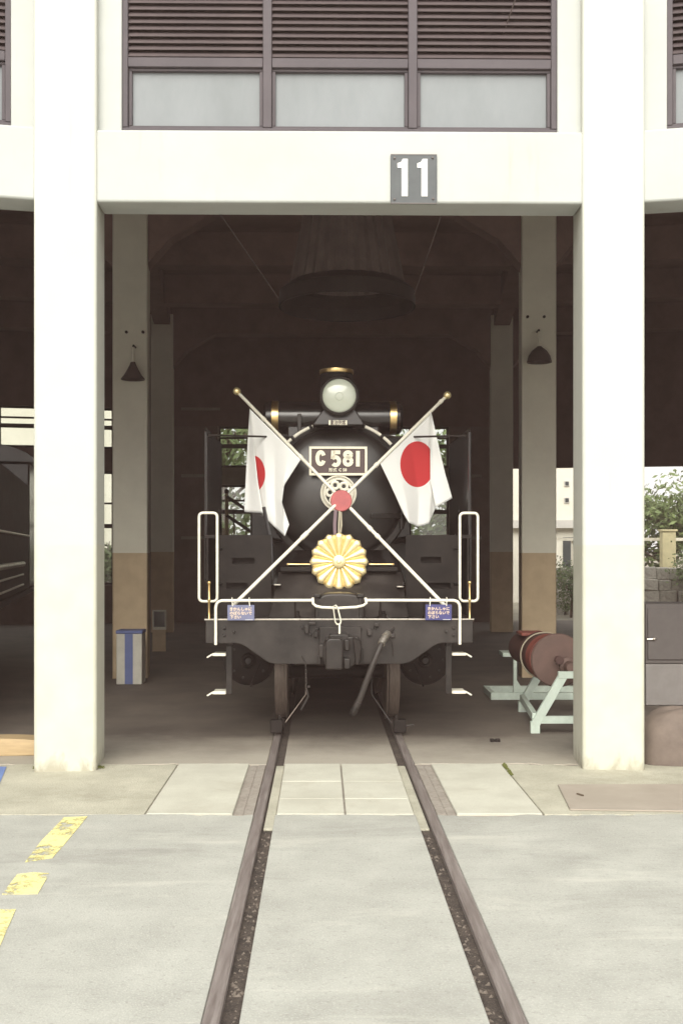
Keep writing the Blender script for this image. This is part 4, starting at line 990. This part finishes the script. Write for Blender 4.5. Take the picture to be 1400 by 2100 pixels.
# mint stand with the rusty disc machine
ms = thing('machine_stand', 'mint green A-frame steel stand under the rusty disc', 'stand', (2.2, 10.2, 0), group='mint green stands')
xf0, yf0 = Gd(1096, 1503); xb0 = (1070 - 700) / F * 11.55
cxs = xf0 + .42
def aframe(x, y, zt, zl):
    w = .052
    b = MB(); b.bar((x + .0, y, .0), (x + .0, y, .11), .085, .06); b.build('foot', 'mint', ms)
    b = MB(); b.bar((x + .0, y, .08), (x + .27, y, zt), .085, .05, up=(0, 1, 0)); b.build('leg', 'mint', ms, bevel=.004)
    b = MB(); b.bar((x + .84, y, .0), (x + .84, y, .11), .085, .06); b.build('foot', 'mint', ms)
    b = MB(); b.bar((x + .84, y, .08), (x + .57, y, zt), .085, .05, up=(0, 1, 0)); b.build('leg', 'mint', ms, bevel=.004)
    b = MB(); b.box(x + .22, x + .62, y - .03, y + .03, zt - .03, zt + .035); b.build('top_rail', 'mint', ms, bevel=.004)
    b = MB(); b.box(x + .03, x + .81, y - .022, y + .028, zl - .035, zl + .035); b.build('cross_rail', 'mint', ms, bevel=.004)
aframe(xf0, yf0, .55, .125); aframe(xb0, 11.55, .57, .17)
for dx in (0, .84):
    b = MB(); b.bar((xf0 + dx, yf0, .15), (xb0 + dx, 11.55, .15), .05, .075); b.build('side_rail', 'mint', ms, bevel=.004)
zc = .665; xd = (1143 - 700) / F * 10.45
mc = thing('disc_machine', 'rusty round disc with red and dark drums lying on the mint stand', 'machine', (xd, 10.45, .4))
b = MB(); b.lathe([(0, 10.43), (.06, 10.43), (.25, 10.44), (.262, 10.452), (.262, 10.475), (.25, 10.485), (0, 10.49)], (xd, 0, zc), 'y', 48); b.build('disc', 'oldrust', mc)
b = MB(); b.lathe([(0, 10.25), (.045, 10.25), (.055, 10.28), (.055, 10.36), (.085, 10.38), (.085, 10.43), (0, 10.43)], (xd + .09, 0, zc - .05), 'y', 24); b.build('shaft', 'oldrust', mc)
b = MB(); b.lathe([(0, 10.36), (.04, 10.36), (.04, 10.43)], (xd, 0, zc + .01), 'y', 20); b.build('hub', 'darkred', mc)
b = MB(); b.lathe([(.02, 0), (.235, .0), (.235, .14), (.20, .16)], (0, 0, 0), 'y', 40)
b.v = [(xd - .03 - .12 * v[1] + v[0], 10.52 + v[1], zc + .01 + v[2]) for v in b.v]; b.build('red_drum', 'redlead', mc)
b = MB(); b.lathe([(.02, .16), (.215, .16), (.225, .20), (.225, .40), (.19, .42), (.19, .50), (.02, .5)], (0, 0, 0), 'y', 40)
b.v = [(xd - .03 - .12 * v[1] + v[0], 10.52 + v[1], zc + .02 + v[2]) for v in b.v]; b.build('dark_drum', 'darkred', mc)
b = MB(); b.torus((xd - .085, 10.74, zc + .02), .228, .008, 'y', 40, 6); b.build('hoop', 'ledge', mc)
b = MB(); b.lathe([(.02, .5), (.15, .5), (.17, .54), (.17, .98), (.13, 1.02), (.02, 1.02)], (0, 0, 0), 'y', 36)
b.v = [(xd - .03 - .12 * v[1] + v[0], 10.52 + v[1], zc + .03 + v[2]) for v in b.v]; b.build('motor', 'darkred', mc)
b = MB(); b.box(xd - .26, xd - .0, 11.0, 11.35, zc + .19, zc + .225); b.build('top_plate', 'redlead', mc, bevel=.01)
# long low mint stand behind
Y_ = 12.45; s_ = F / Y_
l2 = thing('machine_stand', 'long low mint green stand with a post standing behind the rusty disc', 'stand', ((1090 - 700) / s_, Y_, 0), group='mint green stands')
xa, xb = (1006 - 700) / s_, (1250 - 700) / s_
b = MB(); b.box(xa, xb, Y_, Y_ + .06, .0, .085); b.build('base_rail', 'mint', l2, bevel=.004)
b = MB(); b.box(xa, xb, Y_ + .6, Y_ + .66, .0, .085); b.build('base_rail', 'mint', l2, bevel=.004)
b = MB(); b.box(xa, xa + .06, Y_ + .061, Y_ + .599, .0, .08); b.build('cross_rail', 'mint', l2, bevel=.004)
xp = (1056 - 700) / s_
b = MB(); b.box(xp - .02, xp + .02, Y_ + .01, Y_ + .05, .086, .50); b.build('post', 'mint', l2, bevel=.003)
b = MB(); b.prism([(xp + .02, .087), (xp + .11, .087), (xp + .02, .23)], Y_ + .022, Y_ + .034); b.build('gusset', 'mint', l2, smooth=False)
b = MB(); b.box((1030 - 700) / s_, (1072 - 700) / s_, Y_ - .02, Y_ + .30, .501, .55); b.build('top_plate', 'mint', l2, bevel=.004)
# covered bundle, cabinet right of the right column
x0, y0 = Gd(1318, 1572)
b = MB(); vs = []; nu, nv = 28, 12
for j in range(nv + 1):
    ph = PI / 2 * j / nv
    for i in range(nu):
        t = 2 * PI * i / nu; ce, sn = math.cos(t), math.sin(t); k = .72
        w = math.cos(ph) ** .6
        vs.append((x0 + .42 + .42 * math.copysign(abs(ce) ** k, ce) * w * (1 + .05 * math.sin(5 * t) * math.cos(2 * ph)), y0 + .26 + .26 * math.copysign(abs(sn) ** k, sn) * w * (1 + .03 * math.sin(4 * t)), .43 * math.sin(ph) ** .8 * (1 + .04 * math.sin(3 * t + 1))))
b.add(vs, [(j * nu + i, j * nu + (i + 1) % nu, (j + 1) * nu + (i + 1) % nu, (j + 1) * nu + i) for j in range(nv) for i in range(nu)])
tag(b.build('covered_bundle', 'tarp', angle=70), 'low brown covered bundle on the ground beside the right column', 'bundle')
Y_ = 12.0; s_ = F / Y_; x0 = (1323 - 700) / s_; x1 = x0 + .62
cb = thing('control_cabinet', 'dark grey cabinet with lighter lower half right of the right column', 'cabinet', ((x0 + x1) / 2, Y_, 0))
zt, zm = CAMH - (1238 - 1128) / s_, CAMH - (1362 - 1128) / s_
b = MB(); b.box(x0, x1, Y_, Y_ + .5, 0, zm); b.build('lower_panel', 'cab_grey', cb, bevel=.01)
b = MB(); b.box(x0, x1, Y_ + .01, Y_ + .5, zm + .003, zt); b.build('upper_panel', 'cab_dark', cb, bevel=.01)
b = MB(); b.box(x0 + .02, x1 - .02, Y_ - .012, Y_ + .005, zm + .05, zt - .05); b.build('door', 'cab_dark', cb, bevel=.006)
b = MB(); x = (1330 - 700) / s_; z = CAMH - (1311 - 1128) / s_; b.tube([(x - .03, Y_ - .02, z), (x + .04, Y_ - .03, z + .004)], .012, 8); b.ball((x + .05, Y_ - .03, z + .004), .02, 10); b.build('handle', 'steel', cb)
# newel post and stair rail near the rear, left of the boiler
Y_ = 21.5
sr = thing('stair_railing', 'dark stair railing with a ball-topped post near the rear window', 'railing', At(462, 1128, Y_)[:2] + (0,))
x, _, z = At(465, 1012, Y_)
b = MB(); b.tube([(x, Y_, 0), (x, Y_, z)], .035, 10); b.build('post', 'tan', sr)
b = MB(); b.ball((x, Y_, z + .04), .05, 12); b.build('post_ball', 'darkred', sr)
for dz in (0, -.38):
    b = MB(); p = Vector((x, Y_, z - .06 + dz)); q = Vector(At(600, 1110 + (-dz * 100), Y_ + .2)); b.bar(p, q, .07, .06); b.build('hand_rail', 'darkframe', sr)
for px in (480, 505, 530, 545):
    x_, _, _ = At(px, 1128, Y_ + .05); b = MB(); b.tube([(x_, Y_ + .05, 0), (x_, Y_ + .05, z - .3 - (px - 465) * .007)], .014, 6); b.build('baluster', 'tan', sr)

# ------------------------------------------------------------------ neighbouring black locomotive in the left bay
fx, fy = pos(-2 * HB, RF + 1.1); aL = -(-2 * HB + TILT)
nl = thing('tank_locomotive', 'black tank locomotive mostly hidden behind the left column', 'locomotive', (fx, fy, 0), aL, world=False)
b = MB(); b.box(-1.3, 1.3, 0, .06, .72, 1.12); b.build('buffer_beam', 'dull', nl, bevel=.01)
b = MB(); b.box(-1.32, 1.32, .065, 10.5, 1.08, 1.14); b.build('running_board', 'dull', nl, smooth=False)
for sg in (-1, 1):
    b = MB(); lo_, hi_ = sorted((sg * .8, sg * 1.30)); b.box(lo_, hi_, 1.6, 7.2, 1.142, 2.75); b.build('side_tank', 'dull', nl, bevel=.04, seg=3)
    b = MB(); x = sg * 1.33; b.tube([(x, 1.7, 1.95), (x, 6.6, 1.95)], .016, 8); b.build('handrail', 'steel', nl)
    for zz, r_ in ((1.55, .035), (1.40, .014), (1.26, .014)):
        b = MB(); b.tube([(sg * 1.335, 1.5, zz), (sg * 1.335, 5.5, zz)], r_, 8); b.build('side_pipe', 'steel', nl)
    for y, r in ((2.2, .55), (3.9, .62), (5.6, .62), (7.4, .5)):
        b = MB(); lo_, hi_ = (sg * .57 - .065, sg * .57 + .065); b.lathe([(0, lo_), (r, lo_), (r, hi_), (0, hi_)], (0, y, r + .01), 'x', 32); b.build('wheel', 'dull', nl)
    b = MB(); b.lathe([(0, .95), (.22, .96), (.25, 1.0), (.25, 1.8), (0, 1.8)], (sg * .95, 0, .62), 'y', 28); b.build('cylinder', 'dull', nl)
b = MB(); b.lathe([(0, .9), (.5, .95), (.66, 1.05), (.72, 1.1), (.72, 7.4)], (0, 0, 2.25), 'y', 48); b.build('boiler', 'black', nl)
b = MB(); b.lathe([(.25, 2.9), (.2, 3.1), (.2, 3.55), (.23, 3.6), (.15, 3.6)], (0, 1.9, 0), 'z', 28); b.build('chimney', 'dull', nl)
b = MB(); b.box(-1.3, 1.3, 7.25, 9.6, 1.145, 3.1); b.build('cab', 'black', nl, bevel=.03)
b = MB(); b.prism([(1.38 * math.cos(R(t)), 3.102 + .34 * math.sin(R(t))) for t in range(0, 181, 12)], 7.1, 9.8); b.build('cab_roof', 'black', nl)
b = MB(); b.box(-.5, .5, .07, 9.5, .55, 1.07); b.build('main_frame', 'dull', nl, smooth=False)

# ------------------------------------------------------------------ outside behind the shed
def building(name, lab, x0, x1, y, h, m, cols, rows, ww, wh, z0, d=8):
    o = thing(name, lab, 'building', ((x0 + x1) / 2, y, 0))
    b = MB(); b.box(x0, x1, y, y + d, -.12, h); b.build('wall', m, o, smooth=False)
    b = MB(); b.box(x0 - .15, x1 + .15, y - .15, y + d + .15, h + .002, h + .25); b.build('roof', 'bldg2', o, smooth=False)
    for i in range(cols):
        for j in range(rows):
            cx = x0 + (x1 - x0) * (i + .5) / cols; z = z0 + j * 2.9
            if z + wh > h: continue
            f_ = MB(); f_.box(cx - ww / 2, cx + ww / 2, y - .04, y - .002, z, z + .06); f_.box(cx - ww / 2, cx + ww / 2, y - .04, y - .002, z + wh - .06, z + wh)
            f_.box(cx - ww / 2, cx - ww / 2 + .06, y - .04, y - .002, z + .061, z + wh - .061); f_.box(cx + ww / 2 - .06, cx + ww / 2, y - .04, y - .002, z + .061, z + wh - .061)
            w_ = f_.build('window', 'bldg2', o, smooth=False)
            p_ = MB(); p_.box(cx - ww / 2 + .06, cx + ww / 2 - .06, y - .025, y - .003, z + .06, z + wh - .06); p_.build('pane', 'winglass', w_, smooth=False)
    return o
building('house', 'pale rendered house with small windows seen through the left rear windows', -17.5, -6.6, 40, 9.5, 'bldg', 6, 3, .75, .8, 1.6)
wb = building('house', 'white house with two small windows seen beside the right column', 5.6, 10.3, 38, 12, 'bldg', 2, 1, .1, .1, 90)
for z in (3.85, 4.45):
    x = (1161 - 700) / F * 38; b = MB(); z_ = CAMH + (1128 - (992 if z > 4 else 1026)) / F * 38
    f_ = MB(); f_.box(x - .09, x + .09, 37.95, 37.998, z_ - .09, z_ + .10); w_ = f_.build('window', 'bldg2', wb, smooth=False)
    p_ = MB(); p_.box(x - .06, x + .06, 37.93, 37.949, z_ - .06, z_ + .07); p_.build('pane', 'winglass', w_, smooth=False)
z_ = CAMH + (1128 - 1067) / F * 38
b = MB(); b.box(5.6, 10.3, 37.7, 37.995, z_ - .28, z_); b.build('canopy', 'bldg2', wb, smooth=False)
x = (1163 - 700) / F * 38; b = MB(); b.box(x - .17, x + .3, 37.95, 37.996, -.12, CAMH + .45); b.build('door', 'winglass', wb, smooth=False)

def tree(x, y, h, spread, m, lab, n=2600, leaf=.10, base=.35, grp='trees behind the shed', name='tree'):
    rnd = random.Random(int(x * 100 + y * 7))
    o = thing(name, lab, 'tree' if name == 'tree' else 'shrub', (x, y, -.12), group=grp)
    b = MB(); top = (x + .1, y, h * .8)
    b.tube([(x, y, -.15), (x + .03, y, h * .3), (x - .04, y, h * .55), top], [h * .028, h * .022, h * .015, h * .005], 8)
    tips = []
    for k in range(11):
        t = rnd.uniform(.3, .75); a = rnd.uniform(0, 2 * PI); L_ = spread * rnd.uniform(.5, .95)
        p = Vector((x, y, h * t)); q = p + Vector((math.cos(a) * L_, math.sin(a) * L_, L_ * rnd.uniform(.2, .8)))
        b.tube([p, (p + q) / 2 + Vector((0, 0, .05 * L_)), q], [h * .01, h * .007, h * .003], 6); tips.append(q); tips.append((p + q) / 2)
    for k in range(8): tips.append(Vector((x + rnd.uniform(-.5, .5) * spread, y + rnd.uniform(-.5, .5) * spread, h * rnd.uniform(base, .98))))
    b.build('trunk', 'bark', o)
    c = MB()
    for k in range(n):
        tpt = rnd.choice(tips); rr = spread * .36
        p = tpt + Vector((rnd.gauss(0, rr * .6), rnd.gauss(0, rr * .6), rnd.gauss(0, rr * .5)))
        if p.z < h * base * .5: continue
        u_ = Vector((rnd.gauss(0, 1), rnd.gauss(0, 1), rnd.gauss(0, 1))).normalized(); w_ = u_.orthogonal().normalized(); s_ = leaf * rnd.uniform(.6, 1.3)
        c.add([p - u_ * s_, p + w_ * s_ * .5, p + u_ * s_, p - w_ * s_ * .5], [(0, 1, 2, 3)])
    c.build('crown', m, o, smooth=False)
    return o
tree(11.6, 39, 3.9, 1.9, 'leaf', 'light green bushy tree right of the right column', 3600, .13, .3)
tree(13.4, 38, 4.6, 1.6, 'leaf', 'taller thin tree at the right edge of the picture', 1500, .11, .4)
tree(-3.6, 33, 7.0, 2.3, 'leaf', 'loose leafy tree seen left of the boiler through the rear window', 2300, .13, .2)
tree(3.3, 33, 5.6, 1.7, 'leaf', 'green tree seen right of the boiler through the rear window', 3000, .13, .2)
tree(-.2, 36, 7.0, 2.2, 'leafdark', 'dark tree mostly hidden behind the boiler', 2200, .15, .25)
tree(-6.9, 31.5, 2.5, 1.0, 'leaf', 'low yellow green shrub seen past the left inner column', 2400, .08, .05, 'shrubs behind the shed', 'shrub')
tree(6.3, 29.5, 1.35, .8, 'leaf', 'small shrub outside the rear opening left of the right column', 1600, .05, .05, 'shrubs behind the shed', 'shrub')
tree(10.3, 30.2, 1.75, .9, 'leaf', 'green shrub in front of the stone wall beyond the right column', 1500, .06, .1, 'shrubs behind the shed', 'shrub')
# garden wall of stones, rail and post at right
gw = thing('stone_wall', 'rough stone garden wall outside beyond the right column', 'wall', (10.0, 31, -.12))
st0 = None; rnd = random.Random(5)
for j in range(4):
    x = 5.6 + rnd.uniform(0, .3)
    while x < 14:
        w = rnd.uniform(.35, .75); z = -.1 + j * .33
        if st0 is None:
            b = MB(); b.box(5.1, 6.1, 30.5, 31.5, -.6, .4)
            st0 = b.build('stone', 'stone', gw, smooth=False, bevel=.16, seg=2); org = Vector((5.6 - 10.0, 0, .02))
            for v in st0.data.vertices: v.co = (v.co - org) * 2
        o = st0 if (j == 0 and not st0.get('u')) else st0.copy()
        if o is not st0: COL.objects.link(o)
        st0['u'] = 1
        o.location = (x + w / 2 - 10.0, rnd.uniform(-.08, .08) + j * .06, z + .165 + .12); o.scale = (w * .5, .3, rnd.uniform(.15, .19)); o.rotation_euler = (rnd.uniform(-.1, .1), rnd.uniform(-.1, .1), rnd.uniform(-.2, .2))
        x += w
for o in list(COL.objects):
    if o.name.startswith('stone') and 'u' in o: del o['u']
ra = thing('garden_rail', 'white garden rail on posts running above the stone wall', 'railing', (10.2, 32.5, 0))
z_ = CAMH + (1128 - 1106) / F * 32.5
b = MB(); b.bar((6.5, 32.5, z_), (15, 32.5, z_), .06, .09); b.build('rail', 'white', ra)
for x in (7, 9, 11.2, 13): 
    b = MB(); b.box(x - .04, x + .04, 32.55, 32.63, -.12, z_ - .05); b.build('post', 'white', ra, smooth=False)
x, y, z = At(1368, 1090, 32.0)
b = MB(); b.box(x - .2, x + .2, y - .15, y + .15, -.12, z - .0); b.box(x - .24, x + .24, y - .19, y + .19, z + .001, z + .06)
tag(b.build('gate_post', 'postyellow', bevel=.01), 'square cream yellow gate post in front of the light green tree', 'post')
# moss along the column feet
b = MB(); rnd = random.Random(3)
for i in range(260):
    px = rnd.uniform(70, 216) if i < 170 else rnd.uniform(1040, 1060); py = 1574 + rnd.uniform(-2, 3) if i < 170 else 1568 + rnd.uniform(0, 22)
    if i >= 170: px = 1030 + (py - 1565) * .72 + rnd.uniform(-2, 2)
    x, y = Gd(px, py); s_ = rnd.uniform(.005, .016)
    b.add([(x - s_, y, 0), (x + s_, y, 0), (x, y + s_, 0), (x, y, s_ * rnd.uniform(.6, 1.6))], [(0, 1, 3), (1, 2, 3), (2, 0, 3)])
b.build('moss', 'moss', smooth=False, kind='stuff')
for o in COL.objects:
    if '_w' in o: del o['_w']
# thin reddish volume, added to lift the darks of the whole picture
VEIL = .0032
if VEIL:
    b = MB(); b.box(-60, 60, -35, 70, -1.5, 13.5)
    veil = b.build('lift_veil', 'dull', smooth=False, kind='stuff'); veil_mat = bpy.data.materials.new('lift_veil_volume'); veil_mat.use_nodes = True
    n, l = veil_mat.node_tree.nodes, veil_mat.node_tree.links; n.clear(); o = n.new('ShaderNodeOutputMaterial'); v = n.new('ShaderNodeVolumePrincipled')
    v.inputs['Color'].default_value = (1, .70, .62, 1); v.inputs['Density'].default_value = VEIL; v.inputs['Anisotropy'].default_value = 0
    l.new(v.outputs[0], o.inputs['Volume']); veil.data.materials.clear(); veil.data.materials.append(veil_mat)
